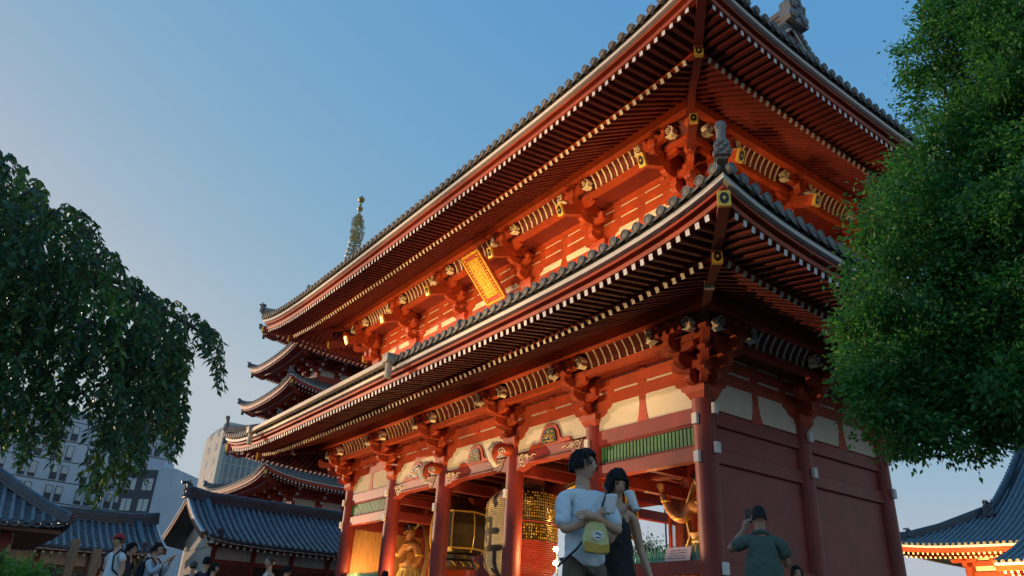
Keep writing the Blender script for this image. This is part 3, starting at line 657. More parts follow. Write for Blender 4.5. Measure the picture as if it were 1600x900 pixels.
# picket fence over the sill of both niches
for i in (0, 4):
    fen = thing('picket_fence', ['pale green picket fence over the sill of the right statue niche', '', '', '', 'pale green picket fence over the sill of the left statue niche'][i], 'fence', ((XS[i]+XS[i+1])/2, .1, 2.26), world=True)
    m = MB(); m.box(XS[i+1]+.28, .07, 2.28, XS[i]-.28, .12, 2.33); m.build('rail', 'green_rail', fen)
    x = XS[i+1]+.36; m = MB()
    while x < XS[i]-.32:
        m.lathe((x, .10, 2.262), [(.035, 0), (.035, .05), (.05, .09), (.045, .2), (.025, .26), (.03, .28), (.018, .34), (.002, .40)], 8); x += .125
    m.build('pickets', 'green_rail', fen, True)
# notice board leaning behind the fence
nb = thing('notice_board', 'pale pink notice board with lines of writing on the sill by the corner column', 'sign', (-1.0, -.12, 2.27), world=True)
m = MB(); m.hexa([(-1.42, -.10, 2.27), (-.62, -.10, 2.27), (-.62, -.07, 2.27), (-1.42, -.07, 2.27), (-1.46, .02, 2.60), (-.66, .02, 2.60), (-.66, .05, 2.60), (-1.46, .05, 2.60)]); m.build('board', 'sign_board', nb)
m = MB()
for k in range(4):
    x = -1.34+.02*k
    while x < -.78:
        wd = random.uniform(.015, .06); z = 2.33+k*.06; yy = -.085+(z-2.27)*.36-.022
        m.box(x, yy-.003, z, x+wd, yy+.004, z+.012 if random.random() < .5 else z+.02); x += wd+.02
m.build('writing', 'ink', nb)
# ---- giant paper lantern
GX, GY = -10.15, 2.0
lan = thing('giant_lantern', 'giant red ribbed paper lantern with lit cream face hanging in the middle bay', 'lantern', (GX, GY, 3.0), world=True)
prof = []; H0, H1, RR = 2.15, 5.25, 1.28
N = 44
for k in range(N*2+1):
    t = k/(N*2); e = abs(t-.5)*2; r_ = RR*(1-max(0, (e-.55)/.45)**2.4*.42); prof.append((r_+(.014 if k % 2 else -.010), H0+(H1-H0)*t))
m = MB(); m.lathe((GX, GY, 0), prof, 170)
# paint by height and direction: cream face with its lit side put into the colour, black brushwork, red lower part
bo = m.build('lantern_body', ['lantern_lit_cream', 'lantern_red', 'ink', 'bronze'], lan, True)
glyph = {}
def brush(u, v):      # strokes of the large characters, u = angle 0..1 across the face, v = height 0..1
    def seg(x0, y0, x1, y1, w_):
        dx, dy = x1-x0, y1-y0; t = max(0, min(1, ((u-x0)*dx+(v-y0)*dy)/(dx*dx+dy*dy))); return (u-x0-t*dx)**2+(v-y0-t*dy)**2 < w_*w_
    S = [(.5, .97, .5, .72, .035), (.5, .72, .43, .75, .03), (.36, .92, .28, .80, .04), (.64, .92, .72, .80, .04),
         (.36, .64, .36, .40, .035), (.64, .64, .64, .38, .035), (.36, .64, .64, .64, .03), (.22, .51, .78, .51, .03), (.5, .7, .46, .64, .03), (.48, .6, .52, .56, .03), (.48, .46, .52, .42, .03),
         (.22, .33, .22, .10, .03), (.22, .33, .50, .33, .028), (.50, .33, .50, .10, .03), (.22, .10, .5, .10, .03), (.36, .33, .36, .10, .02), (.22, .215, .5, .215, .02), (.58, .33, .84, .33, .03), (.74, .33, .74, .06, .035), (.74, .06, .66, .10, .03)]
    return any(seg(*q) for q in S)
for p in bo.data.polygons:
    c = p.center; a = math.atan2(c.y-GY, c.x-GX); da = (a+math.pi/2+.35+math.pi) % (2*math.pi)-math.pi; v = (c.z-H0)/(H1-H0)
    mi = 0
    if abs(da) < 1.05:
        u_ = .5+da/2.1
        if brush(u_, v): mi = 2
        elif v < .06: mi = 1
    else:
        mi = 1 if v < .42 else 3
        if .36 < v < .42: mi = 1
        if .42 < v < .60 or v > .63: mi = 3
        if .60 < v < .63: mi = 1
    p.material_index = mi
m = MB()       # small gilt writing in rows on the dark sides
for rr_ in range(16):
    z = H0+(H1-H0)*(.44+rr_*.032)
    for k in range(60):
        a = -math.pi/2-.35+1.15+k*.066
        if .59 < (z-H0)/(H1-H0) < .64: continue
        if random.random() < .75:
            d = np.array((math.cos(a), math.sin(a), 0)); tt = np.array((-d[1], d[0], 0)); p = np.array((GX, GY, z))+d*(RR+.02); q = random.uniform(.010, .024)
            m.hexa([p-tt*q, p+tt*q, p+tt*q+d*.012, p-tt*q+d*.012, p-tt*q+Z3*.055, p+tt*q+Z3*.055, p+tt*q+d*.012+Z3*.055, p-tt*q+d*.012+Z3*.055])
tag(m.build('lantern_lettering', 'gold', bo), kind='stuff')
m = MB(); m.lathe((GX, GY, 0), [(.74, 5.22), (.78, 5.3), (.78, 5.42), (.6, 5.46)], 32); m.build('lantern_ring', 'bronze', lan, True); m = MB(); m.lathe((GX, GY, 0), [(.70, 1.98), (.76, 2.0), (.76, 2.14), (.74, 2.2)], 32); m.build('lantern_ring', 'bronze', lan, True)
m = MB(); m.tube([(GX, GY, 5.4), (GX, GY, 5.96)], .05, 8); m.build('hanger', 'bronze', lan)
# ---- bronze hanging lanterns in the two side bays
def toro(x, lab):
    o = thing('bronze_lantern', lab, 'lantern', (x, GY, 3.2), 'bronze lanterns hanging either side of the giant lantern', world=True)
    m = MB(); m.lathe((x, GY, 0), [(.55, 3.28), (.95, 3.32), (1.05, 3.5), (1.12, 3.9), (1.12, 4.35), (1.05, 4.75), (.9, 4.86), (.5, 4.9)], 8); b = m.build('lantern_body', 'bronze', o)
    m = MB()
    for k in range(8):
        a = 2*math.pi*k/8; d = np.array((math.cos(a), math.sin(a), 0))
        m.tube([np.array((x, GY, 0))+d*r_+Z3*z for r_, z in ((.96, 3.32), (1.07, 3.5), (1.14, 3.9), (1.14, 4.35), (1.07, 4.75), (.92, 4.86))], .03, 6)
    for z, r_ in ((3.42, 1.03), (4.78, 1.03)): m.lathe((x, GY, 0), [(r_, z), (r_+.05, z+.02), (r_+.05, z+.06), (r_, z+.08)], 8)
    m.build('lantern_frame', 'gold', b)
    m = MB(); m.lathe((x, GY, 0), [(.62, 3.05), (.66, 3.1), (.66, 3.24), (.6, 3.28)], 24); m.lathe((x, GY, 0), [(.5, 2.75), (.82, 2.8), (.78, 3.0), (.6, 3.05)], 8)
    for k in range(16):
        a = 2*math.pi*k/16; m.tube([(x+.84*math.cos(a), GY+.84*math.sin(a), 2.98), (x+.9*math.cos(a+.1), GY+.9*math.sin(a+.1), 2.9), (x+.84*math.cos(a+.2), GY+.84*math.sin(a+.2), 2.82)], .025, 5, 1)
    m.build('lantern_foot', ['bronze', 'gold'], o)
    m = MB(); m.lathe((x, GY, 0), [(1.2, 4.9), (1.0, 5.0), (.45, 5.25), (.12, 5.45), (.05, 5.9)], 8); m.build('lantern_cap', 'bronze', o)
toro(-14.3, 'black and gold bronze drum lantern hanging left of the giant red lantern')
toro(-6.0, 'black and gold bronze drum lantern hanging right of the giant lantern')
# ---- lamps
def bulb(p, e, soft=.06, nm='lamp', col=(1, .60, .22)):
    l = bpy.data.lights.new(nm, 'POINT'); l.energy = e; l.color = col; l.shadow_soft_size = soft; o = bpy.data.objects.new('lamp_light', l); COL.objects.link(o); o.location = p; return o
ls = thing('lamp_stand', 'lamp stand with two glaring round bulbs beside the giant lantern', 'lamp', (-6.97, 1, .35), world=True)
m = MB(); m.tube([(-6.97, 1.05, .35), (-6.97, 1.05, 3.0)], .025, 8); m.lathe((-6.97, 1.05, .35), [(.25, 0), (.25, .03), (.05, .06)], 12)
m.build('stand', 'pole', ls)
for z in (2.98, 2.57):
    m = MB(); m.lathe((-6.97, .98, z), [(.001, -.075), (.055, -.055), (.075, 0), (.055, .055), (.001, .075)], 16); m.build('bulb', 'hot_bulb', ls, True)
    bulb((-6.97, .86, z), 45)
def niche_lamp(p, e, lab):
    o = thing('niche_lamp', lab, 'lamp', p, 'small lamps lighting the inside of the gate', world=True)
    m = MB(); m.lathe(p, [(.07, -.06), (.09, 0), (.07, .02)], 10); m.build('lamp_housing', 'pole', o); m = MB(); m.lathe((p[0], p[1], p[2]+.025), [(.06, 0), (.06, .02), (.01, .03)], 10); m.build('bulb', 'hot_bulb', o)
    bulb((p[0], p[1], p[2]+.12), e, .08)
niche_lamp((-18.9, .6, 2.3), 90, 'small lamp at the feet of the left guardian statue')
niche_lamp((-2.9, .75, 2.3), 75, 'small lamp at the feet of the right guardian statue')
niche_lamp((-12.3, 4.0, 2.2), 200, 'small lamp behind and left of the giant lantern')
niche_lamp((-8.0, 5.0, 2.2), 200, 'small lamp behind and right of the giant lantern')
niche_lamp((-14.9, .2, 2.2), 130, 'small lamp on the floor below the left bronze lantern')
# ---- guardian statues
def nio(x, y, lab, mir):
    o = thing('guardian_statue', lab, 'statue', (x, y, 1.2), 'muscular guardian statues of the gate', rz=0)
    m = MB(); s = mir
    m.lathe((0, 0, 0), [(.9, 0), (.95, .1), (.8, .35), (.6, .42)], 16); m.build('rock_base', 'bronze', o)
    body = skinmesh('body', [(0, 0, 1.55, .34), (0, -.02, 2.0, .42), (0, -.05, 2.45, .50), (0, -.03, 2.75, .34), (0, -.1, 2.95, .17), (0, -.14, 3.18, .25), (0, -.15, 3.42, .24),
        (.48*s, -.05, 2.66, .24), (.78*s, -.2, 2.3, .17), (.98*s, -.42, 2.55, .13), (1.05*s, -.55, 2.85, .10), (1.07*s, -.58, 3.0, .12),
        (-.5*s, -.05, 2.62, .24), (-.84*s, -.05, 2.2, .17), (-.98*s, -.25, 1.9, .13), (-1.0*s, -.42, 1.72, .12),
        (.28, 0, 1.3, .28), (.40, -.12, .85, .20), (.42, -.02, .5, .13), (-.28, 0, 1.3, .28), (-.44, -.05, .85, .20), (-.48, .05, .5, .13)],
        [(0, 1), (1, 2), (2, 3), (3, 4), (4, 5), (5, 6), (3, 7), (7, 8), (8, 9), (9, 10), (10, 11), (3, 12), (12, 13), (13, 14), (14, 15), (0, 16), (16, 17), (17, 18), (0, 19), (19, 20), (20, 21)], 'statue', o, 0)
    m = MB()
    m.lathe((0, -.10, 3.62), [(.20, -.15), (.21, 0), (.14, .10), (.1, .2), (.13, .3), (.04, .4)], 12)     # topknot
    for k in range(5): a = math.pi*(.15+.7*k/4); m.tube([(.12*math.cos(a)*1.8, -.3, 3.28+.12*math.sin(a)), (.30*math.cos(a), -.34, 3.36+.2*math.sin(a))], [.05, .03], 6)
    m.tube([(-.13, -.37, 3.32), (-.03, -.41, 3.28), (.03, -.41, 3.28), (.13, -.37, 3.32)], [.03, .04, .04, .03], 6); m.tube([(-.1, -.36, 3.1), (0, -.41, 3.07), (.1, -.36, 3.1)], .025, 6)
    m.build('hair', 'black', o, True)
    for sg in (-1, 1):
        m = MB(); m.lathe((.085*sg, -.375, 3.25), [(.001, -.04), (.035, 0), (.001, .04)], 10, ax=(0, -1, 0)); m.build('eye', 'cream', o, True)
    m = MB(); m.tube([(0, -.37, 3.25), (0, -.45, 3.17), (0, -.4, 3.14)], [.03, .06, .03], 8); m.build('nose', 'statue', o, True)
    m = MB()
    for k in range(14):      # skirt folds
        a = 2*math.pi*k/14; m.tube([(.42*math.cos(a), .36*math.sin(a), 1.65), (.52*math.cos(a), .46*math.sin(a), 1.3), (.6*math.cos(a+.1), .55*math.sin(a+.1), .9)], [.1, .14, .12], 6)
    m.lathe((0, 0, 1.7), [(.44, -.08), (.48, 0), (.44, .08)], 18)
    m.build('skirt', 'cloth_gold', o, True)
    m = MB(); pts = [(-.9*s, .1, 1.2), (-1.0*s, .2, 2.0), (-.75*s, .3, 2.8), (-.3*s, .35, 3.5), (.2*s, .35, 3.7), (.7*s, .3, 3.3), (1.0*s, .25, 2.6), (.8*s, .2, 1.9), (1.0*s, 0, 1.2), (.85*s, -.1, .6)]
    m.beam(pts, .05, .16, up=(0, 1, 0)); m.build('heavenly_scarf', 'cloth_gold', o, True)
    m = MB(); m.tube([(.24*math.cos(a), -.12+.26*math.sin(a), 2.78-.10*max(0, -math.sin(a))) for a in np.linspace(0, 2*math.pi, 21)], .035, 6); m.build('necklace', 'gold', o, True)
    for c_, r_ in (((.8*s, -.22, 2.32), .16), ((1.03*s, -.5, 2.78), .11), ((-.84*s, -.06, 2.22), .17)):
        m = MB(); m.tube([(c_[0]+r_*math.cos(a), c_[1]+r_*math.sin(a), c_[2]) for a in np.linspace(0, 2*math.pi, 17)], .03, 6); m.build('armlet', 'gold', o, True)
    for k in range(5):
        a = (k-2)*.28; b = np.array((1.07*s, -.6, 3.02)); m = MB(); m.tube([b, b+np.array((math.sin(a)*.12, -.03, .13*math.cos(a))), b+np.array((math.sin(a)*.2, -.08, .24*math.cos(a)))], [.045, .04, .025], 6); m.build('finger', 'statue', o, True)
    return o
nio(-18.3, 2.2, 'guardian statue with raised hand in the left niche, lit orange', -1)
nio(-1.38, 1.6, 'guardian statue with raised hand half hidden behind the corner column', -1)
# ---- gilt name plaque hanging under the upper eave
mat('plaque_gold', (.60, .34, .03), .5, .15, 5, .2, 20, metal=.2)
pq = thing('name_plaque', 'tall gilt name plaque with raised characters and scalloped frame under the upper eave', 'plaque', (-8.95, -.7, 11.75), world=True)
pa = np.array((-8.95, -.42, 11.72)); pb = np.array((-8.95, -1.75, 13.20)); up_ = (pb-pa)/np.linalg.norm(pb-pa); H_ = np.linalg.norm(pb-pa); nn_ = np.cross(X3, up_)
cen = (pa+pb)/2
m = MB(); q = []
wd = .56
for k in range(8): q.append((-wd+2*wd*k/8, -H_/2-(.06 if k % 2 else 0)))
for k in range(10): q.append((wd+(.05 if k % 2 else 0), -H_/2+H_*k/10))
for k in range(8): q.append((wd-2*wd*k/8, H_/2+(.06 if k % 2 else 0)))
for k in range(10): q.append((-wd-(.05 if k % 2 else 0), H_/2-H_*k/10))
m.prism(q, cen, X3, up_, nn_, .12); fr = m.build('frame', 'red', pq)
m = MB()
for sg in (-1, 1):
    m.beam([cen+X3*sg*(wd-.02)-up_*(H_/2)+nn_*.07, cen+X3*sg*(wd-.02)+up_*(H_/2)+nn_*.07], .08, .05, up=tuple(nn_)); m.beam([cen-X3*wd+up_*sg*(H_/2-.02)+nn_*.07, cen+X3*wd+up_*sg*(H_/2-.02)+nn_*.07], .08, .05, up=tuple(nn_))
    for k in range(14): m.lathe(cen+X3*sg*(wd-.17)+up_*(-H_/2+.15+k*(H_-.3)/13)+nn_*.06, [(.05, -.02), (.04, .04), (.01, .05)], 6, ax=tuple(nn_))
m.build('frame_trim', 'plaque_gold', fr); m = MB(); m.prism([(-.32, -H_/2+.22), (.32, -H_/2+.22), (.32, H_/2-.22), (-.32, H_/2-.22)], cen+nn_*.07, X3, up_, nn_, .05); m.build('panel', 'plaque_gold', pq)
m = MB()       # three raised characters: roughly 浅 草 寺
def stroke(x0, y0, x1, y1, w_=.035): m.beam([cen+X3*x0+up_*y0+nn_*.105, cen+X3*x1+up_*y1+nn_*.105], w_, .03, up=tuple(nn_))
ch = [[(-.25, .16, -.18, .12), (-.28, .05, -.2, .0), (-.27, -.2, -.18, -.08), (-.08, .12, .25, .16), (-.1, .02, .27, .06), (-.1, -.08, .2, -.03), (.05, .22, .25, -.2), (.22, -.02, -.02, -.2), (.15, .22, .22, .17)],
      [(-.25, .15, .25, .15), (-.1, .22, -.1, .1), (.1, .22, .1, .1), (-.15, .05, .15, .05), (-.15, -.07, .15, -.07), (-.15, .05, -.15, -.07), (.15, .05, .15, -.07), (-.15, -.01, .15, -.01), (-.26, -.14, .26, -.14), (0, -.07, 0, -.24)],
      [(-.2, .16, .2, .16), (0, .23, 0, .07), (-.26, .07, .26, .07), (-.24, -.06, .24, -.06), (.1, .03, .1, -.22), (.1, -.22, .02, -.2), (-.1, -.1, -.05, -.15)]]
for k, c_ in enumerate(ch):
    for x0, y0, x1, y1 in c_: stroke(x0, y0+.52-k*.52, x1, y1+.52-k*.52)
m.build('characters', 'cream', pq) if False else m.build('characters', 'gold', pq)
# ============================================================ PAGODA
mat('pagoda_red', (.40, .055, .028), .55, .2, 1)
mat('gold_dull', (.52, .40, .16), .45, .2, 3, metal=.6)
PX, PY = -61.3, 14.9
pag = thing('five_storey_pagoda', 'five-storey red pagoda with gilt spire behind the left end of the gate', 'pagoda', (PX, PY, 0), world=True)
def pag_roof(L, zc, body, zbody, top=False):
    h = L/2; ov = h-body; lift = 1.0; z0 = zc-lift
    def P_(side, u_, v):          # u along -1..1, v inwards 0..ov
        hh = h-v; e = [(0, -1), (1, 0), (0, 1), (-1, 0)][side]; d = [(1, 0), (0, 1), (-1, 0), (0, -1)][side]; dd = max(hh-abs(u_), 0)+v*.5
        z = z0+.34*v+.035*v*v+lift*math.exp(-max(h-abs(u_), 0)/2.0)*max(1-v/ov, 0)**1.5
        return (PX+d[0]*u_+e[0]*hh, PY+d[1]*u_+e[1]*hh, z)
    vt = h-.3 if top else ov+.4
    for s_ in range(4):
        tiles('tiled_roof', 'tile', pag, lambda u_, v, s_=s_: P_(s_, u_, v), -h+.1, h-.1, lambda u_: min(vt, h-abs(u_)), sp=.42, r=.09, disc=.12, nv=5)
    # under-eave: white band, red fascia, rafters
    def rg(off, dz): 
        out = []
        for s_ in range(4):
            for t in np.linspace(-1, 1, 17)[:-1]:
                u_ = t*(h-off); e = [(0, -1), (1, 0), (0, 1), (-1, 0)][s_]; d = [(1, 0), (0, 1), (-1, 0), (0, -1)][s_]
                z = z0+dz+lift*math.exp(-(h-off)*(1-abs(t))/2.0)*max(1-off/ov, 0)**2
                out.append((PX+d[0]*u_+e[0]*(h-off), PY+d[1]*u_+e[1]*(h-off), z))
        return out
    def sw(m, sec, mi=0, closed=True):
        rr = [rg(*q) for q in sec]; n = len(rr[0]); K = len(sec); m.add([p for q in rr for p in q], [(k*n+i, k*n+(i+1) % n, ((k+1) % K)*n+(i+1) % n, ((k+1) % K)*n+i) for k in range(K if closed else K-1) for i in range(n)], mi)
    m = MB(); sw(m, [(.02, -.08), (.02, -.18), (.4, -.18), (.4, -.08)]); m.build('eave_white_band', 'white', pag)
    m = MB(); sw(m, [(.1, -.18), (.16, -.42), (.5, -.42), (.5, -.18)]); m.build('eave_fascia', 'pagoda_red', pag)
    m = MB(); sw(m, [(.3, -.40), (1.3, -.28), (ov, .45), (ov+.6, .7)], closed=False); m.build('roof_boards', 'soffit', pag)
    m = MB()
    for s_ in range(4):
        e = np.array([(0, -1, 0), (1, 0, 0), (0, 1, 0), (-1, 0, 0)][s_], float); d = np.array([(1, 0, 0), (0, 1, 0), (-1, 0, 0), (0, -1, 0)][s_], float); n = int((2*h-.8)/.33)
        for k in range(n):
            u_ = -(h-.4)+(2*h-.8)*k/(n-1)
            for off, dz, o2, dz2 in ((.28, -.50, 1.3, -.36), (1.15, -.52, ov, .33)):
                if h-off < abs(u_)+.1: continue
                lf = lambda o_: lift*math.exp(-max(h-o_-abs(u_), 0)/2.0)*max(1-o_/ov, 0)**2
                a = np.array((PX, PY, 0))+d*u_; oo = min(o2, h-abs(u_)); f_ = (oo-off)/(o2-off)
                if f_ <= .02: continue
                m.beam([a+e*(h-oo)+Z3*(z0+dz+(dz2-dz)*f_+lf(oo)), a+e*(h-off)+Z3*(z0+dz+lf(off))], .13, .15, 0, 1)
    tag(m.build('rafter_rows', ['pagoda_red', 'white'], pag), kind='stuff')
    m = MB()
    for sx, sy in ((1, -1), (1, 1), (-1, 1), (-1, -1)):
        pts = []
        for v in (0, .6, 1.8, 3.2, vt):
            p = P_(0, h-v, v); pts.append((PX+sx*(h-v), PY+sy*(h-v), p[2]+.15))
        m = MB(); ridge(m, pts, .22, .28); oni(m, pts[0], (sx, sy, 0), .5, horns=True); m.build('hip_ridge', 'tile', pag, True)
    for sx, sy in ((1, -1), (1, 1), (-1, 1), (-1, -1)):
        m = MB(); x, y = PX+sx*(h-.4), PY+sy*(h-.4); m.tube([(x, y, z0+.75), (x, y, z0+.1)], .02, 5); m.lathe((x, y, z0-.25), [(.16, 0), (.13, .2), (.08, .33), (.02, .36)], 8); m.build('wind_bell', 'bronze', pag, True)
        m = MB(); pl_ = MB(); dd = np.array((sx, sy, 0))/math.sqrt(2); m.beam([(PX+sx*body, PY+sy*body, z0+.3), (PX+sx*(h-1.2), PY+sy*(h-1.2), z0-.35), (PX+sx*(h-.35), PY+sy*(h-.35), z0+.22)], .24, .35); o = m.build('hip_rafter', 'pagoda_red', pag)
        plate(pl_, (PX+sx*(h-.33), PY+sy*(h-.33), z0+.24), dd, .26, .38); pl_.build('end_plate', ['gold', 'gold'], o)
    # body of the storey below this roof
    m = MB(); m.box(PX-body, PY-body, zbody, PX+body, PY+body, z0+.3); m.build('storey_wall', 'pagoda_red', pag)
    for s_ in range(4):
        e = np.array([(0, -1), (1, 0), (0, 1), (-1, 0)][s_], float); d = np.array([(1, 0), (0, 1), (-1, 0), (0, -1)][s_], float)
        for k in range(4):
            m = MB(); u_ = -body+2*body*k/3; c = np.array((PX, PY))+d*u_+e*body
            for q in range(3):
                e3 = np.array((*e, 0)); d3 = np.array((*d, 0)); arm(m, c, e3, .6+.55*q, z0-1.25+q*.42, .3, .25); tip = c+e*(.5+.55*q); arm(m, tip, d3, .6, z0-1.25+q*.42+.25, .2, .2, .6); blk(m, tip, z0-1.25+q*.42+.3, .3, .16)
                m.box(tip[0]-.1+e[0]*.13, tip[1]-.1+e[1]*.13, z0-1.23+q*.42, tip[0]+.1+e[0]*.13, tip[1]+.1+e[1]*.13, z0-1.02+q*.42, 1)
            m.build('bracket', ['pagoda_red', 'white'], pag)
    m = MB()
    for s_ in range(4):
        e = np.array([(0, -1, 0), (1, 0, 0), (0, 1, 0), (-1, 0, 0)][s_], float); d = np.array([(1, 0, 0), (0, 1, 0), (-1, 0, 0), (0, -1, 0)][s_], float)
        for k in range(3):
            u0 = -body+2*body*k/3+.35; u1 = -body+2*body*(k+1)/3-.35; c = np.array((PX, PY, 0))+e*(body+.01)
            m.hexa([c+d*u0+Z3*(z0-1.5), c+d*u1+Z3*(z0-1.5), c+d*u1+e*.03+Z3*(z0-1.5), c+d*u0+e*.03+Z3*(z0-1.5), c+d*u0+Z3*(z0-.9), c+d*u1+Z3*(z0-.9), c+d*u1+e*.03+Z3*(z0-.9), c+d*u0+e*.03+Z3*(z0-.9)])
    m.build('plaster_panel', 'plaster', pag)
for k, (L, zc, b, zb_) in enumerate(((17.2, 13.2, 4.0, 0), (15.6, 17.6, 3.7, 13.3), (14.5, 21.9, 3.4, 17.6), (14.1, 26.0, 3.2, 21.9), (13.5, 30.5, 3.0, 26.1))): pag_roof(L, zc, b, zb_, k == 4)
m = MB(); m.tube([(PX, PY, 33.0), (PX, PY, 46.9)], .14, 8); m.box(PX-.9, PY-.9, 33.6, PX+.9, PY+.9, 34.6); m.lathe((PX, PY, 34.6), [(.8, 0), (.7, .5), (.3, .8)], 16)
for k in range(9):
    z = 35.9+k*.62; r_ = 1.25-k*.075
    m.tube([(PX+r_*math.cos(a), PY+r_*math.sin(a), z) for a in np.linspace(0, 2*math.pi, 25)], .075, 6)
    for q in range(8): a = q*math.pi/4; m.tube([(PX, PY, z), (PX+r_*math.cos(a), PY+r_*math.sin(a), z)], .04, 4)
    for q in range(8): a = q*math.pi/4; m.lathe((PX+r_*math.cos(a), PY+r_*math.sin(a), z-.3), [(.07, 0), (.04, .2)], 5)
for z, r_ in ((45.5, .36), (46.75, .42)): m.lathe((PX, PY, z), [(.01, -r_), (r_*.7, -r_*.7), (r_, 0), (r_*.6, r_*.7), (.02, r_*1.3)], 14)
sp_ = m.build('spire', 'gold_dull', pag, True)
m = MB()      # openwork flame
for q in range(4):
    a = q*math.pi/2+.3; d = np.array((math.cos(a), math.sin(a), 0))
    for k in range(75):
        t = random.random(); z = 41.2+t*3.4; wmax = 1.12*math.sin(math.pi*min(max((t*.9+.12), 0), 1))**.6; rr = random.uniform(.1, wmax); c = np.array((PX, PY, z))+d*rr; s_ = random.uniform(.1, .17)
        m.tube([c+d*s_*math.cos(b)+Z3*s_*math.sin(b)*1.2 for b in np.linspace(0, 2*math.pi*.85, 7)], .032, 4)
m.build('flame_ornament', 'gold_dull', sp_)
# ============================================================ tiled halls on the left
mat('hall_wood', (.16, .075, .045), .7, .25, 2, .1, 20)
mat('hall_plaster', (.58, .56, .50), .85, .06, 2, dirt=.15)
mat('glass_dark', (.02, .025, .03), .15, .2, 1)
mat('old_wood', (.30, .24, .16), .8, .25, 2, .2, 20, stretch=(6, 6, 1))
def hall_y(name, lab, xe, xr, y0, y1, ze, zr, ov=1.5, rafter=.34, gable0=True, sag=.35, wallc='red_beam', grp=None):
    """hall whose long side (eave at x = xe) faces the gate, ridge along Y at x = xr"""
    o = thing(name, lab, 'temple hall', ((xe+xr)/2, (y0+y1)/2, 0), world=True)
    run = xe-xr
    def zf(t): return ze+(zr-ze)*(t*(1-.28)+.28*t*t)
    def up_(u_): e = min(u_-y0, y1-u_); return sag*math.exp(-max(e, 0)/1.2)
    tiles('tiled_roof', 'tile_blue', o, lambda u_, v: (xe-v, u_, zf(v/run)+up_(u_)*(1-v/run*.5)), y0+.1, y1-.1, lambda u_: run, sp=.33, r=.085, disc=.10, nv=7, edge='tile_blue', course=.27)
    tiles('tiled_roof', 'tile_blue', o, lambda u_, v: (2*xr-xe+v, u_, zf(v/run)+up_(u_)*(1-v/run*.5)), y0+.1, y1-.1, lambda u_: run, sp=.6, r=.085, disc=0, nv=5, edge='tile_blue')
    m = MB(); ridge(m, [(xr, y0-.1, zr+.45), (xr, y0+1.2, zr+.25), (xr, (y0+y1)/2, zr+.18), (xr, y1-1.2, zr+.25), (xr, y1+.1, zr+.45)], .34, .5, top=.11)
    oni(m, (xr, y0-.15, zr+.5), (0, -1, 0), .7); m.build('ridge', 'tile_blue', o, True)
    for yy in (y0+.9, y1-.9):
        m = MB(); m.beam([(xe-v, yy, zf(v/run)+.2+up_(yy)*.5) for v in np.linspace(.5, run, 6)], .24, .22); oni(m, (xe-.45, yy, zf(.5/run)+.25), (1, 0, 0), .42, horns=False); m.build('verge_ridge', 'tile_blue', o, True)
    # gable end: bargeboard, white edge, plaster triangle
    for yy, sg in ((y0, -1), (y1, 1)):
        m = MB()
        for s_ in (1, -1):
            pts = [(xr+s_*(run-v), yy+sg*.02, zf(v/run)-.12+sag*(1-v/run*.5)) for v in np.linspace(0, run, 8)]
            m.beam(pts, .1, .28, 0); m.beam([(a, b+sg*.04, c+.16) for a, b, c in pts], .1, .06, 1)
        g_ = m.build('bargeboard', ['hall_wood', 'white'], o)
        yw = yy-sg*ov*.7; wx = xe-ov
        m = MB(); m.prism([(2*xr-wx, ze-.05), (wx, ze-.05)]+[(xr+(run-v), zf(v/run)-.15) for v in np.linspace(ov, run, 5)]+[(xr-(run-v), zf(v/run)-.15) for v in np.linspace(run, ov, 5)[1:]], (0, yw, 0), X3, Z3, Y3, .1); m.build('gable_wall', 'hall_plaster', o)
    # eave: white edge and one row of white-tipped rafters
    m = MB(); m.beam([(xe-.06, u_, ze-.09+up_(u_)) for u_ in np.linspace(y0, y1, 25)], .1, .07); m.build('eave_white_band', 'white', o)
    m = MB(); n = int((y1-y0)/rafter)
    for k in range(n+1):
        u_ = y0+.1+(y1-y0-.2)*k/n; m.beam([(xe-ov-.2, u_, zf((ov+.2)/run)-.2+up_(u_)*.4), (xe-.2, u_, ze-.24+up_(u_))], .1, .12, 0, 1)
    m.build('rafters', ['hall_wood', 'white'], o)
    m = MB(); m.add([(xe-ov-.2, y0, zf((ov+.2)/run)-.12), (xe-.1, y0, ze-.14+sag), (xe-.1, y1, ze-.14+sag), (xe-ov-.2, y1, zf((ov+.2)/run)-.12)], [(0, 1, 2, 3)])
    # walls
    wx = xe-ov; m = MB(); m.box(2*xr-wx, y0+ov*.7, 0, wx, y1-ov*.7, ze+.1); m.build('wall', 'hall_plaster', o)
    n = max(int((y1-y0-2*ov*.7)/1.9), 1)
    for k in range(n+1):
        y = y0+ov*.7+(y1-y0-1.4*ov)*k/n; m = MB(); m.box(wx+.005, y-.11, 0, wx+.12, y+.11, ze+.05); m.build('post', wallc, o); m = MB(); m.prism([(-.4, 0), (.4, 0), (.3, -.12), (.15, -.15), (.1, -.3), (-.1, -.3), (-.15, -.15), (-.3, -.12)], (wx+.14, y, ze+.02), Y3, Z3, X3, .2); m.build('bracket', wallc, o)
    for z0_, z1_ in ((ze-.12, ze+.04), (ze-.85, ze-.68), (ze-2.2, ze-2.05)):
        m = MB(); m.box(wx+.006, y0+ov*.7, z0_, wx+.09, y1-ov*.7, z1_); m.build('rail', wallc, o)
    for k in range(n):
        ya = y0+ov*.7+(y1-y0-1.4*ov)*k/n+.13; yb = y0+ov*.7+(y1-y0-1.4*ov)*(k+1)/n-.13
        m = MB(); m.box(wx+.004, ya, ze-2.03, wx+.03, yb, ze-.87); wd_ = m.build('window', 'glass_dark' if k % 2 else 'red_dark', o)
        m = MB(); q = ya+.08
        while q < yb-.05: m.box(wx+.031, q, ze-2.0, wx+.05, q+.035, ze-.9); q += .13
        m.build('window_bars', 'hall_wood', wd_)
    return o
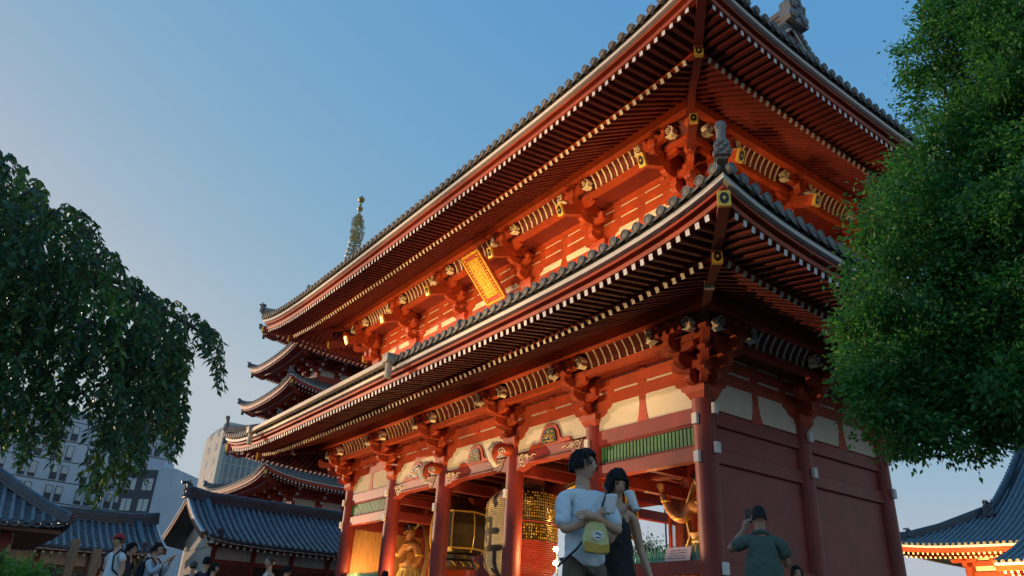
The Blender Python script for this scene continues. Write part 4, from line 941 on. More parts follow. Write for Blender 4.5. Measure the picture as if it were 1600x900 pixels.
hall_y('temple_hall', 'long hall with blue-grey tiled roof and curved gable beside the left end of the gate', -27, -31.2, -4.35, 14, 4.0, 6.25)
hall_y('temple_hall', 'low middle hall with blue-grey tiled roof between the two other halls', -30, -33.5, -18, -5.2, 3.3, 4.95, ov=1.2, wallc='hall_wood')
# nearest hall, far left: hipped roof
o = thing('temple_hall', 'nearest hall at the left edge with hipped tiled roof and brown column', 'temple hall', (-19, -16, 0), world=True)
hx, hy, hz = -17.0, -11.3, 2.95
def hp(u_, v): e = min(hy-u_, 99); return (hx-v, u_, hz+.60*v+.03*v*v+.18*math.exp(-max(e, 0)))
tiles('tiled_roof', 'tile_blue', o, hp, -25, hy-.1, lambda u_: min(4.5, hy-u_), sp=.30, r=.075, disc=.085, nv=8, edge='tile_blue', course=.25)
def hp2(u_, v): return (u_, hy-v, hz+.60*v+.03*v*v+.18*math.exp(-max(hx-u_, 0)))
tiles('tiled_roof', 'tile_blue', o, hp2, -26, hx-.1, lambda u_: min(4.5, hx-u_), sp=.30, r=.075, disc=.085, nv=8, edge='tile_blue', course=.25)
m = MB(); ridge(m, [(hx-v, hy-v, hz+.6*v+.03*v*v+.18+(.05 if v else .12)) for v in (0, .6, 1.5, 3, 4.5)], .22, .26); oni(m, (hx+.02, hy+.02, hz+.35), (1, 1, 0), .34, horns=False); m.build('hip_ridge', 'tile_blue', o, True)
m = MB(); m.box(-26, -26, hz-.17, hx-.12, hy-.12, hz-.05); m.build('soffit', 'hall_wood', o)
m = MB(); m.box(-26, -26, 0, hx-1.3, hy-1.3, hz-.17); m.build('wall', 'hall_plaster', o)
for y in (-12.85, -14.8, -16.8): m = MB(); m.box(hx-1.28, y-.14, 0, hx-1.08, y+.14, hz-.17); m.build('post', 'red_beam', o)
for z0_ in (1.7, 2.45): m = MB(); m.box(hx-1.29, -26, z0_, hx-1.18, hy-1.35, z0_+.25); m.build('rail', 'hall_wood', o)
for y0_, y1_ in ((-14.6, -13.05), (-16.6, -15.0)): m = MB(); m.box(hx-1.295, y0_, .5, hx-1.25, y1_, 1.65); m.build('window', 'glass_dark', o)
# pale wooden gateposts in front of the middle hall
for k, (px, lab) in enumerate(((112, 'weathered wooden post, left of two in front of the middle hall'), (150, 'weathered wooden post, right of two in front of the middle hall'))):
    p = hd(px, 870, 36); m = MB(); m.box(p[0]-.15, p[1]-.15, 0, p[0]+.15, p[1]+.15, 3.2-k*.3); tag(m.build('wooden_post', 'old_wood', None, bevel=.02), lab, 'post')
# ============================================================ modern buildings
mat('concrete_blue', (.52, .57, .62), .7, .08, .3)
mat('tower_pale', (.50, .50, .42), .7, .08, .3)
mat('glass_blue', (.10, .17, .21), .18, .3, .12, spec=.8)
mat('glass_pale', (.50, .52, .50), .2, .25, .4)  # even pale colour for blinds and panes, no emission
mat('dark_clad', (.035, .045, .06), .4, .2, .4)
def boxbld(name, lab, cx, cy, ang, wx_, wy_, h, mt):
    o = thing(name, lab, 'building', (cx, cy, 0), rz=ang); m = MB(); m.box(-wx_/2, -wy_/2, 0, wx_/2, wy_/2, h); m.build('wall', mt, o)
    return o
# grey office slab
p = hd(110, 685, 150); az = math.atan2(p[1]-C0[1], p[0]-C0[0])
o = boxbld('office_building', 'pale grey office slab with paired narrow windows behind the left tree', p[0], p[1], az-math.pi/2+.25, 30, 16, p[2]+2.2, 'concrete_blue')
h = p[2]+2.2
for fl in range(8):
    for k in range(6):
        for q in (0, 1.45):
            x = -12.5+k*4.5+q; z = h-4-fl*3.2; m = MB(); m.box(x, -8.12, z, x+1.0, -8.0, z+2.3); wn_ = m.build('window', 'dark_clad', o); m = MB(); m.box(x+.08, -8.17, z+1.1 if (k+fl) % 3 else z+.5, x+.92, -8.121, z+2.2); m.build('blind', 'glass_pale', wn_)
m = MB(); m.box(-15.3, -8.3, h, 15.3, 8.3, h+.8); m.build('parapet', 'concrete_blue', o)
for fl in range(10): m = MB(); m.box(-15.06, -8.06, h-1.1-fl*3.2, 15.06, 8.06, h-.98-fl*3.2); m.build('floor_line', 'dark_clad', o)
# dark mid block
p = hd(254, 742, 130); az = math.atan2(p[1]-C0[1], p[0]-C0[0])
o = boxbld('apartment_building', 'dark blue apartment building with white framed windows and roof tanks', p[0], p[1], az-math.pi/2-.5, 7.6, 7.6, p[2], 'dark_clad')
m = MB(); m.box(1.4, -3.9, 0, 3.92, 3.92, p[2]+.3); m.build('light_wing', 'concrete_blue', o)
for sg in (-1, 1):
    for fl in range(5):
        for x in (-3.2, -.6): z = p[2]-3-fl*3; m = MB(); m.box(x, sg*3.8-.06, z, x+1.5, sg*3.8+.06, z+1.7); f_ = m.build('window', 'glass_pale', o); m = MB(); m.box(x+.7, sg*3.8-.09, z, x+.78, sg*3.8+.09, z+1.7); m.build('window_bar', 'dark_clad', f_)
m = MB(); m.box(-2, -2, p[2], 1, 1, p[2]+1.8); m.tube([(-3.5, 0, p[2]), (-3.5, 0, p[2]+1.4)], .6, 10); m.build('roof_tank', 'concrete_blue', o)
# hotel tower
p = hd(352, 664, 190); az = math.atan2(p[1]-C0[1], p[0]-C0[0])
o = boxbld('hotel_tower', 'tall pale tower with blue glass side behind the tip of the lower roof', 0, 0, 0, 1, 1, 1, 'tower_pale')
for ch in list(o.children): bpy.data.objects.remove(ch)
o.location = (p[0], p[1], 0); o.rotation_euler = (0, 0, az-math.pi/2+R(15)); h = p[2]+1
m = MB(); m.box(0, 0, 0, 20, 14, h-2); m.hexa([(0, 0, h-2), (20, 0, h-2), (20, 14, h-2), (0, 14, h-2), (1.2, .5, h), (16, .5, h), (16, 12, h), (1.2, 12, h)]); m.build('tower_body', 'tower_pale', o)
m = MB(); m.box(-6.1, -.1, 0, 16.1, 14.1, h-3.2); m.build('glass_wall', 'glass_blue', o) if False else None
for yy in (-.12, 14.0): m = MB(); m.box(1.2, yy, 0, 19.7, yy+.12, h-3.5); g_ = m.build('glass_wall', 'glass_blue', o); m = MB(); [m.box(1.4+k*1.32, yy-.12, 0, 1.65+k*1.32, yy+.24, h-3.6) for k in range(14)]; [m.box(1.2, yy-.06, z, 19.7, yy+.18, z+.16) for z in np.arange(4, h-4, 3.4)]; m.build('mullions', 'tower_pale', g_)
for fl in range(int(h/3.4)-1): m = MB(); m.box(-.05, 3, 4+fl*3.4, .05, 4.6, 5.6+fl*3.4); m.build('window', 'glass_blue', o); m = MB(); m.box(-.05, 9, 4+fl*3.4, .05, 10.6, 5.6+fl*3.4); m.build('window', 'glass_blue', o)
# ============================================================ MAIN HALL on the right
hall = thing('main_hall', 'huge main hall with sweeping blue-grey roof and orange lit eaves at the far right', 'temple hall', (-10, 66, 0), world=True)
HX0, HX1, HY0, HD = -27.0, 6.7, 56.0, 34.0
def hz_(v): return 9.35+.42*v+.0135*v*v
def hl(d): return .9*math.exp(-max(d, 0)/3.5)
XGH = 7.3
tiles('tiled_roof', 'tile_blue', hall, lambda u_, v: (u_, HY0+v, hz_(v)+hl(min(u_-HX0, HX1-u_))*max(1-v/6, 0)**1.5), HX0+.2, HX1-.2, lambda u_: 17 if HX0+XGH <= u_ <= HX1-XGH else min(u_-HX0, HX1-u_), sp=.5, r=.13, disc=.15, nv=10, edge='tile_edge', course=.45)
tiles('tiled_roof', 'tile_blue', hall, lambda u_, v: (HX0+v, u_, hz_(v)+hl(min(u_-HY0, HY0+HD-u_))*max(1-v/6, 0)**1.5), HY0+.2, HY0+HD-.2, lambda u_: min(XGH+.2, u_-HY0, HY0+HD-u_), sp=.5, r=.13, disc=.15, nv=6, edge='tile_edge', course=.45)
tiles('tiled_roof', 'tile_blue', hall, lambda u_, v: (u_, HY0+HD-v, hz_(v)), HX0+.2, HX1-.2, lambda u_: 17 if HX0+XGH <= u_ <= HX1-XGH else min(u_-HX0, HX1-u_), sp=1.0, r=.13, disc=0, nv=8, edge='tile_edge')
m = MB(); ridge(m, [(HX0+v, HY0+v, hz_(v)+hl(v)*max(1-v/6, 0)**1.5+.25+(.2 if v == 0 else 0)) for v in (0, .7, 2, 4, XGH)], .45, .5, top=.15)
oni(m, (HX0, HY0, hz_(0)+1.15), (-1, -1, 0), .8); oni(m, (HX0+2.0, HY0+2, hz_(2)+.7), (-1, -1, 0), .7)
ridge(m, [(HX0+XGH+.2, HY0+v, hz_(v)+.35) for v in (6.6, 9, 12, 15, 17)], .5, .5, top=.16)
oni(m, (HX0+XGH+.3, HY0+6.2, hz_(6.3)+.6), (0, -1, 0), 1.1)
ridge(m, [(HX0+XGH-.3, HY0+17, hz_(17)+.9), (-10, HY0+17, hz_(17)+.7), (HX1-XGH+.3, HY0+17, hz_(17)+.9)], .7, 1.5, top=.25); m.build('roof_ridge', 'tile_blue', hall, True)
m = MB()
for v in np.arange(7, 17, .5): m.lathe((HX0+XGH-.35, HY0+v, hz_(v)+.12), [(.16, -.05), (.16, .5)], 10, 1, ax=(1, 0, 0))
m.prism([(HY0+v, hz_(v)-.1) for v in np.linspace(XGH, 17, 6)]+[(HY0+34-v, hz_(v)-.1) for v in np.linspace(17, XGH, 6)[1:]], (HX0+XGH+.6, 0, 0), Y3, Z3, X3, .2, 0)
m.beam([(HX0+XGH-.2, HY0+v, hz_(v)-.35) for v in np.linspace(6.4, 17, 7)], .2, .7, 0); m.build('gable', ['red', 'tile_edge'], hall)
def eave_h(x0, x1, y, z, lf, dep, name):
    m = MB(); us = np.linspace(x0, x1, 41); L_ = lambda u_: lf(u_)
    m.beam([(u_, y-.02, z-.14+L_(u_)) for u_ in us], .12, .16); m.build('eave_white_band', 'white', hall)
    m = MB(); m.beam([(u_, y+.12, z-.42+L_(u_)) for u_ in us], .25, .4); m.build('eave_fascia', 'red', hall)
    m = MB(); n = int((x1-x0-1)/.42)
    for k in range(n+1):
        u_ = x0+.5+(x1-x0-1)*k/n
        for a, b, dz in ((.25, 2.0, 0), (1.5, dep, -.15)):
            b_ = min(b, max(u_-x0, .01) if name == 'm' else b)
            if b_ > a+.1: m.beam([(u_, y+b_, z-.55+dz+.28*(b_-a)+L_(u_)*.5), (u_, y+a, z-.70+dz+L_(u_)*(1-a/dep))], .16, .18, 0, 1)
    tag(m.build('rafters', ['red', 'cream'], hall), kind='stuff')
    m = MB(); m.add([(x0+.3, y+.2, z-.48), (x1-.3, y+.2, z-.48), (x1-2, y+dep, z-.3+.28*dep), (x0+2, y+dep, z-.3+.28*dep)], [(0, 1, 2, 3)]); m.build('roof_boards', 'red_dark', hall, fix=False)
eave_h(HX0, HX1, HY0, 9.35, lambda u_: hl(min(u_-HX0, HX1-u_)), 5.5, 'm')
m = MB(); wx0, wy = HX0+5.5, HY0+5.2; m.box(wx0, wy, 0, HX1-5.5, HY0+HD-5.5, 10.6); m.build('wall', 'plaster', hall)
for k in range(8):
    x = wx0+k*(HX1-5.5-wx0)/7; m = MB(); m.tube([(x, wy-.1, 0), (x, wy-.1, 8.4)], .42, 14); m.build('column', 'red', hall)
    m = MB()
    for q in range(3): arm(m, (x, wy-.1), (0, -1, 0), 1+.8*q, 8.1+q*.5, .35, .4); arm(m, (x, wy-.1-.9-.8*q), (1, 0, 0), 1.1, 8.45+q*.5, .3, .35, 1.1)
    m.box(x-.22, wy-3.0, 9.1, x+.22, wy-2.75, 9.5, 1); m.build('bracket', ['red', 'gold'], hall)
for z0_ in (7.3, 8.2, 9.4): m = MB(); m.box(wx0, wy-.3, z0_, HX1-5.5, wy-.05, z0_+.4); m.build('tie_beam', 'red', hall)
# porch roof
KX0, KX1, KY = -14.6, -5.7, 49.6
tiles('porch_roof', 'tile_blue', hall, lambda u_, v: (u_, KY+v, 7.25+.33*v+.012*v*v), KX0+.1, KX1-.1, lambda u_: 6.9, sp=.5, r=.13, disc=.15, nv=6, edge='tile_edge', course=.45)
eave_h(KX0, KX1, KY, 7.25, lambda u_: 0, 4, 'k')
for x in (KX0+1.5, KX1-1.5): m = MB(); m.box(x-.35, KY+1.5, 0, x+.35, KY+2.2, 6.3); m.build('column', 'red', hall)
m = MB(); m.box(KX0+.8, KY+1.6, 5.5, KX1-.8, KY+2.1, 6.3); m.build('tie_beam', 'red', hall); m = MB(); m.beam([(KX0-.02, KY+v, 7.15+.33*v) for v in (0, 3, 6.8)], .25, .5); m.build('bargeboard', 'red', hall)
for k, (x, lab) in enumerate(((-24.5, 'dark floodlight standing before the main hall, left one'), (-13, 'dark floodlight standing before the main hall, right one'))):
    floodlight((x, 46, 2.0), (x+1, 57, 8.6), 9000, 75, lab, .5, (1, .62, .20), 0, 'floodlights in front of the main hall', 2.5)
# ============================================================ TREES
def leafmat(name, col, tr=.35, rough=.42):
    m = mat(name, col, rough, .35, 1.3); n = m.node_tree.nodes; l = m.node_tree.links; b = n['Principled BSDF']; out = n['Material Output']
    t = n.new('ShaderNodeBsdfTranslucent'); t.inputs[0].default_value = (col[0]*1.6, col[1]*1.7, col[2]*.9, 1); mx = n.new('ShaderNodeMixShader'); mx.inputs[0].default_value = tr
    l.new(b.outputs[0], mx.inputs[1]); l.new(t.outputs[0], mx.inputs[2]); l.new(mx.outputs[0], out.inputs[0])
leafmat('leaf_dark', (.046, .115, .060), .45, .32); leafmat('leaf_mid', (.075, .165, .065), .45, .34); leafmat('leaf_young', (.12, .26, .05), .45)
leafmat('camphor_a', (.036, .145, .040), .42); leafmat('camphor_b', (.058, .205, .050), .42); leafmat('camphor_c', (.105, .29, .065), .45)
mat('bark', (.06, .045, .035), .9, .35, 4, .5, 20)
def leaves(name, pos, dirv, L, wd, mi, mats, parent, fold=.25):
    pos = np.asarray(pos, float); d = np.asarray(dirv, float); n = len(pos); d /= np.linalg.norm(d, axis=1)[:, None]
    rv = rng.normal(size=(n, 3)); rv[:, 2] *= .6; s = np.cross(d, rv); s /= np.linalg.norm(s, axis=1)[:, None]; nn = np.cross(s, d)
    L = np.asarray(L)[:, None]; w_ = L*wd
    v0 = pos; v1 = pos+d*L*.42+s*w_+nn*w_*fold; v2 = pos+d*L-nn*L*.12; v3 = pos+d*L*.42-s*w_+nn*w_*fold
    V = np.stack([v0, v1, v2, v3], 1).reshape(-1, 3)
    me = bpy.data.meshes.new(name); me.vertices.add(4*n); me.vertices.foreach_set('co', V.ravel())
    idx = np.arange(n)*4; F = np.stack([idx, idx+1, idx+2, idx, idx+2, idx+3], 1).ravel()
    me.loops.add(6*n); me.loops.foreach_set('vertex_index', F); me.polygons.add(2*n)
    me.polygons.foreach_set('loop_start', np.arange(2*n)*3); me.polygons.foreach_set('loop_total', np.full(2*n, 3))
    for k in mats: me.materials.append(M[k])
    me.polygons.foreach_set('material_index', np.repeat(np.asarray(mi), 2)); me.update(calc_edges=True); me.validate()
    o = bpy.data.objects.new(name, me); link(o, parent); return o
def inpoly(x, y, poly):
    c = False; j = len(poly)-1
    for i in range(len(poly)):
        xi, yi = poly[i]; xj, yj = poly[j]
        if (yi > y) != (yj > y) and x < (xj-xi)*(y-yi)/(yj-yi)+xi: c = not c
        j = i
    return c
def pj(X):
    d = np.asarray(X, float)-C0; z = d@_f; return 800+FPX*(d@CR)/z, 450-FPX*(d@CU)/z
def at(x, y, h): return hd(x, y, h)
# ---- weeping cherry on the left
PL = [(-420, 120), (-150, 190), (0, 226), (38, 248), (62, 275), (75, 300), (120, 318), (150, 345), (172, 372), (185, 402), (208, 425), (232, 450), (275, 468), (320, 492), (345, 520), (356, 560), (352, 610), (338, 622), (325, 560), (300, 545), (296, 600), (290, 690), (272, 732), (250, 700), (236, 660), (228, 750), (205, 745), (185, 775), (165, 800), (140, 790), (112, 765), (122, 735), (150, 700), (146, 660), (112, 640), (96, 680), (84, 742), (64, 720), (60, 665), (52, 700), (30, 735), (0, 710), (-200, 740), (-420, 700)]
wt = thing('weeping_cherry_tree', 'dark drooping tree with hanging leafy twigs filling the left edge', 'tree', tuple(at(-190, 900, 8.6)[:2])+(0,), world=True)
tb = at(-190, 900, 8.6); tx, ty = tb[0], tb[1]
m = MB(); m.tube([(tx, ty, 0), (tx+.05, ty, 1.2), (tx-.05, ty+.08, 2.4), (tx, ty, 3.2)], [.3, .23, .2, .17], 12); m.build('trunk', 'bark', wt, True)
limbs = []
for (px, py, h) in ((62, 285, 8.3), (128, 340, 8.0), (178, 415, 7.6), (262, 482, 7.9), (335, 535, 7.7), (40, 420, 7.0), (120, 470, 8.8), (200, 540, 7.2), (300, 560, 8.4), (20, 560, 8.6), (-120, 200, 8.6), (-200, 420, 7.4)):
    e = at(px, py, h); s_ = np.array((tx, ty, 3.0+random.uniform(-.6, .4))); md = (s_+e)/2+Z3*random.uniform(.25, .55)
    pts = [s_*(1-t)**2+md*2*t*(1-t)+e*t*t for t in np.linspace(0, 1, 9)]; m = MB(); m.tube(pts, [.085-.075*t for t in np.linspace(0, 1, 9)], 7); m.build('limb', 'bark', wt, True); limbs.append(pts)
pos = []; dv = []; LL = []; mi = []; tw = MB(); cnt = 0; tries = 0
while cnt < 1650 and tries < 60000:
    tries += 1
    px = random.uniform(-200, 356) if random.random() < .8 else random.uniform(200, 356); py = random.uniform(180, 780)
    if not inpoly(px, py, PL): continue
    h = 7.9+random.uniform(-1.25, 1.25)*(1 if px < 250 else .6); p = at(px, py, h); ang = random.uniform(0, 2*math.pi); hr = np.array((math.cos(ang), math.sin(ang), 0))*.55+CR*.2
    ln = random.uniform(.25, .75) if py < 620 else random.uniform(.15, .45); n = 11; pts = [p+hr*ln*(.55*t)+Z3*(ln*(.10*t-.95*t*t)) for t in np.linspace(0, 1, n)]
    q = pj(pts[-1]); q2 = pj(pts[n//2])
    if not inpoly(q[0], q[1]-8, PL) or not inpoly(q2[0], q2[1], PL): continue
    cnt += 1; tw.tube(pts, [.006-.004*t for t in np.linspace(0, 1, n)], 3, cap=False)
    g_ = 0.5+0.5*math.sin(p[0]*3.1+p[2]*2.3)*math.sin(p[1]*2.7+p[2]*1.9); c_ = 2 if g_ > .93 and random.random() < .7 else (1 if random.random() < .2+.45*g_ else 0)
    for k in range(int(ln/.024)):
        t = (k+.5)/(ln/.024); i_ = min(int(t*(n-1)), n-2); f_ = t*(n-1)-i_; b = pts[i_]*(1-f_)+pts[i_+1]*f_; a = random.uniform(0, 2*math.pi)
        pos.append(b); dv.append((math.cos(a)*.55, math.sin(a)*.55, -.62+random.uniform(-.3, .35))); LL.append(random.uniform(.065, .105)); mi.append(c_)
tag(tw.build('twigs', 'bark', wt), kind='stuff')
leaves('crown', pos, dv, LL, .19, mi, ['leaf_dark', 'leaf_mid', 'leaf_young'], wt)
# ---- camphor tree on the right
PR = [(1486, -60), (1476, 20), (1448, 55), (1432, 72), (1448, 100), (1436, 128), (1454, 150), (1448, 205), (1432, 225), (1418, 245), (1394, 285), (1390, 330), (1400, 372), (1394, 430), (1360, 462), (1328, 492), (1320, 555), (1338, 600), (1358, 640), (1365, 682), (1392, 706), (1440, 708), (1463, 700), (1500, 712), (1545, 704), (1562, 722), (1600, 700), (1900, 660), (1950, -60)]
ct = thing('camphor_tree', 'tall bright green leafy tree filling the right edge before the gate', 'tree', tuple(at(1720, 900, 10.6)[:2])+(0,), world=True)
tb = at(1720, 900, 10.6); tx, ty = tb[0], tb[1]
m = MB(); m.tube([(tx, ty, 0), (tx+.1, ty, 1.5), (tx, ty+.1, 3.2), (tx-.1, ty, 5.2), (tx, ty, 7.0)], [.42, .33, .28, .2, .1], 14); m.build('trunk', 'bark', ct, True)
clumps = []; tries = 0; base = [(1540, 420, 9.6, .5), (1580, 450, 9.4, .5), (1500, 440, 9.5, .5), (1560, 510, 9.4, .5), (1500, 520, 9.5, .5), (1470, 250, 9.8, .5), (1540, 300, 9.7, .5), (1590, 370, 9.5, .5), (1530, 370, 9.6, .5), (1450, 400, 9.5, .5), (1450, 560, 9.5, .5), (1600, 560, 9.4, .45), (1530, 600, 9.5, .5), (1590, 260, 9.7, .5), (1540, 220, 9.8, .45), (1500, 190, 10, .45), (1480, 340, 9.6, .5), (1500, 0, 10, .5), (1540, 30, 9.8, .5), (1585, 60, 9.8, .5), (1580, -20, 9.8, .5), (1560, 130, 10, .5), (1600, 170, 9.8, .5), (1520, 60, 10.6, .5), (1440, 90, 10.2, .42), (1470, 150, 10.5, .5), (1425, 275, 9.6, .45), (1362, 505, 9.4, .42), (1366, 565, 9.2, .4), (1410, 340, 9.3, .6), (1395, 450, 9.2, .6), (1385, 620, 9.3, .5), (1400, 670, 9.6, .4), (1480, 40, 10.4, .5), (1500, 680, 9.8, .4), (1450, 670, 9.4, .42), (1362, 535, 9.8, .38)]
for px, py, h, r_ in base: clumps.append((at(px, py, h), r_))
while len(clumps) < 300 and tries < 20000:
    tries += 1; px = random.uniform(1320, 1880); py = random.uniform(-50, 700); r_ = random.uniform(.2, .5); rp = r_*150
    if not all(inpoly(px+rp*a, py+rp*b, PR) for a, b in ((-1, 0), (1, 0), (0, -1), (0, 1))): continue
    if any(math.hypot(px-gx, py-gy) < rp*.55+16 for gx, gy in ((1512, 97),)) : continue
    clumps.append((at(px, py, random.uniform(9.0, 11.8)), r_))
lm = MB()
for c, r_ in clumps[::3]:
    s_ = np.array((tx, ty, min(max(c[2]-1.0, 2.6), 6.4))); md = (s_+c)/2+Z3*.2; pts = [s_*(1-t)**2+md*2*t*(1-t)+c*t*t for t in np.linspace(0, 1, 7)]
    m = MB(); m.tube(pts, [.06-.05*t for t in np.linspace(0, 1, 7)], 6); m.build('limb', 'bark', ct, True)
pos = []; dv = []; LL = []; mi = []
for c, r_ in clumps:
    n = int(1550*(r_/.4)**2); tone = random.random()
    sub = rng.normal(size=(26, 3)); sub /= np.linalg.norm(sub, axis=1)[:, None]
    b = sub[rng.integers(0, 26, n)]; o_ = b*(r_*rng.uniform(.5, 1.05, n))[:, None]*np.array((1, 1, .8))+rng.normal(size=(n, 3))*r_*.17
    d = o_/np.linalg.norm(o_, axis=1)[:, None]+rng.normal(size=(n, 3))*.55; d[:, 2] -= .45
    pos.append(c+o_); dv.append(d); LL.append(rng.uniform(.045, .088, n)); z_ = rng.random(n); mi.append(np.where(z_ < .15+.15*tone, 2, np.where(z_ < .55+.2*tone, 1, 0)))
leaves('crown', np.concatenate(pos), np.concatenate(dv), np.concatenate(LL), .25, np.concatenate(mi), ['camphor_a', 'camphor_b', 'camphor_c'], ct)
m = MB()
a = [at(x, y, 9.6) for x, y in ((1530, 680), (1495, 700), (1478, 714), (1455, 712), (1438, 718), (1425, 708), (1414, 704))]; m.tube(a, [.03, .025, .02, .016, .012, .008, .005], 6)
b = [at(x, y, 9.6) for x, y in ((1455, 712), (1440, 702), (1428, 704), (1420, 698))]; m.tube(b, [.012, .01, .007, .004], 5); m.build('bare_branch', 'bark', ct, True)
# ---- far trees seen through the gate, bushes
def tree(lab, x, y, h, r_, n, name='leafy_tree', mats=('leaf_dark', 'leaf_mid', 'camphor_c'), z0=1.5, leaf=.16):
    o = thing(name, lab, 'tree' if h > 2.2 else 'bush', (x, y, 0), world=True); m = MB(); m.tube([(x, y, 0), (x+.1, y, h*.5), (x, y, h*.85)], [.03*h, .02*h, .005*h], 8)
    for k in range(8): a = random.uniform(0, 6.28); z = h*random.uniform(.35, .7); m.tube([(x, y, z), (x+math.cos(a)*r_*.5, y+math.sin(a)*r_*.5, z+h*.18), (x+math.cos(a)*r_*.75, y+math.sin(a)*r_*.75, z+h*.28)], [.012*h, .008*h, .003*h], 5)
    m.build('trunk', 'bark', o, True); P_ = []; D_ = []; L_ = []; I_ = []
    cl = []
    for k in range(70):
        v = rng.normal(size=3); v /= np.linalg.norm(v); cl.append(np.array((x, y, (h+z0)/2))+v*np.array((r_, r_, (h-z0)/2))*random.uniform(.25, .92))
    for k in range(n):
        c = cl[random.randrange(70)]; o_ = rng.normal(size=3)*r_*.15; P_.append(c+o_); D_.append(o_+rng.normal(size=3)*.1*r_-Z3*.1*r_); L_.append(random.uniform(.7, 1.3)*leaf); I_.append(random.choice((0, 0, 1, 1, 2)))
    leaves('crown', P_, D_, L_, .25, I_, list(mats), o); return o
p = at(1008, 880, 47); tree('small green tree seen through the open gate, left one', p[0], p[1], 6.4, 2.0, 13000)
p = at(1045, 880, 50); tree('rounded green tree seen through the open gate, right one', p[0], p[1], 5.6, 2.4, 15000)
p = at(42, 872, 14); tree('round clipped green bush at the bottom left corner', p[0], p[1], p[2]+.03, .5, 5200, 'bush', ('camphor_b', 'camphor_c', 'leaf_young'), .3, .06)
p = at(-6, 852, 12); tree('leafy shrub cut by the left frame edge above the round bush', p[0], p[1], p[2], .2, 900, 'shrub', ('leaf_mid', 'camphor_c', 'leaf_young'), .6, .07)
p = at(222, 875, 24); tree('dark shrub between the walking visitors at the left', p[0], p[1], 1.9, .7, 3000, 'shrub', ('leaf_dark', 'leaf_dark', 'leaf_mid'), .4, .1)
m = MB(); p = at(1042, 870, 60); m.tube([(p[0], p[1], 0), (p[0], p[1], 10.5)], .07, 6); tag(m.build('flag_pole', 'pole'), 'thin grey pole seen through the open gate beside the tree', 'pole')
# ============================================================ PEOPLE
mat('skin', (.56, .33, .215), .5, .06, 6); mat('skin_tan', (.36, .20, .13), .5, .06, 6)
mat('hair_black', (.010, .009, .009), .6, .3, 20, .3, 60, spec=.25); mat('hair_brown', (.035, .022, .015), .4, .3, 20, .3, 60)
mat('tee_white', (.66, .74, .80), .85, .04, 4, .25, 5); mat('dress_black', (.010, .010, .012), .8, .2, 4, .3, 5)
mat('shirt_green', (.065, .105, .085), .85, .10, 5, .3, 6, dirt=.1); mat('khaki', (.13, .105, .07), .85, .1, 4, .2, 6)
mat('navy', (.015, .02, .035), .8, .15, 4); mat('pale_blue', (.42, .52, .60), .85, .06, 4, .2, 6); mat('red_cap', (.38, .02, .025), .7, .1, 6); mat('grey_cloth', (.07, .075, .08), .85, .1, 4)
mat('olive', (.12, .14, .07), .85, .1, 4)
mat('pouch_yellow', (.60, .57, .24), .35, .3, 5, dirt=.0); mat('pouch_amber', (.50, .30, .03), .4, .3, 6); mat('cup_white', (.75, .76, .76), .4, .03, 5)
mat('lip', (.33, .12, .10), .4, .05, 6); mat('glass_frame', (.02, .02, .02), .3, .1, 4)
def head_mesh(c, yaw, pitch, s=1.0, nu=40, nv=30):
    V = []; 
    for j in range(nv+1):
        th = math.pi*j/nv
        for i in range(nu):
            ph = 2*math.pi*i/nu; x = math.sin(th)*math.sin(ph); y = -math.sin(th)*math.cos(ph); z = math.cos(th)
            X = .074*x; Y = .096*y; Z = .118*z; fr = max(-y, 0)
            if z < .1: k = (.1-z); X *= 1-.36*k**1.3; Y = Y*(1-.28*k*(y > 0)-.05*k)
            if y > 0 and z < -.25: Y *= 1-.35*(-.25-z)
            g_ = lambda a, b, sa, sb: math.exp(-((X/s_-a)/sa)**2-((Z/s_-b)/sb)**2) if True else 0
            s_ = 1.0
            if fr > 0:
                Y -= fr*(.024*g_(0, -.022, .011, .022)+.008*g_(0, .002, .009, .02))          # nose
                Y -= fr*(.007*g_(0, .026, .05, .012)); Y += fr*.010*(g_(.031, .006, .016, .013)+g_(-.031, .006, .016, .013))
                Y -= fr*(.008*g_(0, -.058, .022, .012)+.009*g_(0, -.092, .022, .016)); Y -= fr*.005*(g_(.04, -.03, .02, .02)+g_(-.04, -.03, .02, .02))
            V.append((X, Y, Z))
    F = [(j*nu+i, j*nu+(i+1) % nu, (j+1)*nu+(i+1) % nu, (j+1)*nu+i) for j in range(nv) for i in range(nu)]
    for sg in (-1, 1):      # ears
        b = len(V); n = 8
        for j in range(7):
            th = math.pi*j/6
            for i in range(n): ph = 2*math.pi*i/n; V.append((sg*(.072+.012*math.sin(th)*math.cos(ph)), .008+.018*math.sin(th)*math.sin(ph)+.004, -.005+.033*math.cos(th)))
        F += [(b+j*n+i, b+j*n+(i+1) % n, b+(j+1)*n+(i+1) % n, b+(j+1)*n+i) for j in range(6) for i in range(n)]
    Mx = Matrix.Translation(c) @ Matrix.Rotation(yaw, 4, 'Z') @ Matrix.Rotation(pitch, 4, 'X') @ Matrix.Scale(s, 4)
    return [tuple(Mx @ Vector(v)) for v in V], F, Mx
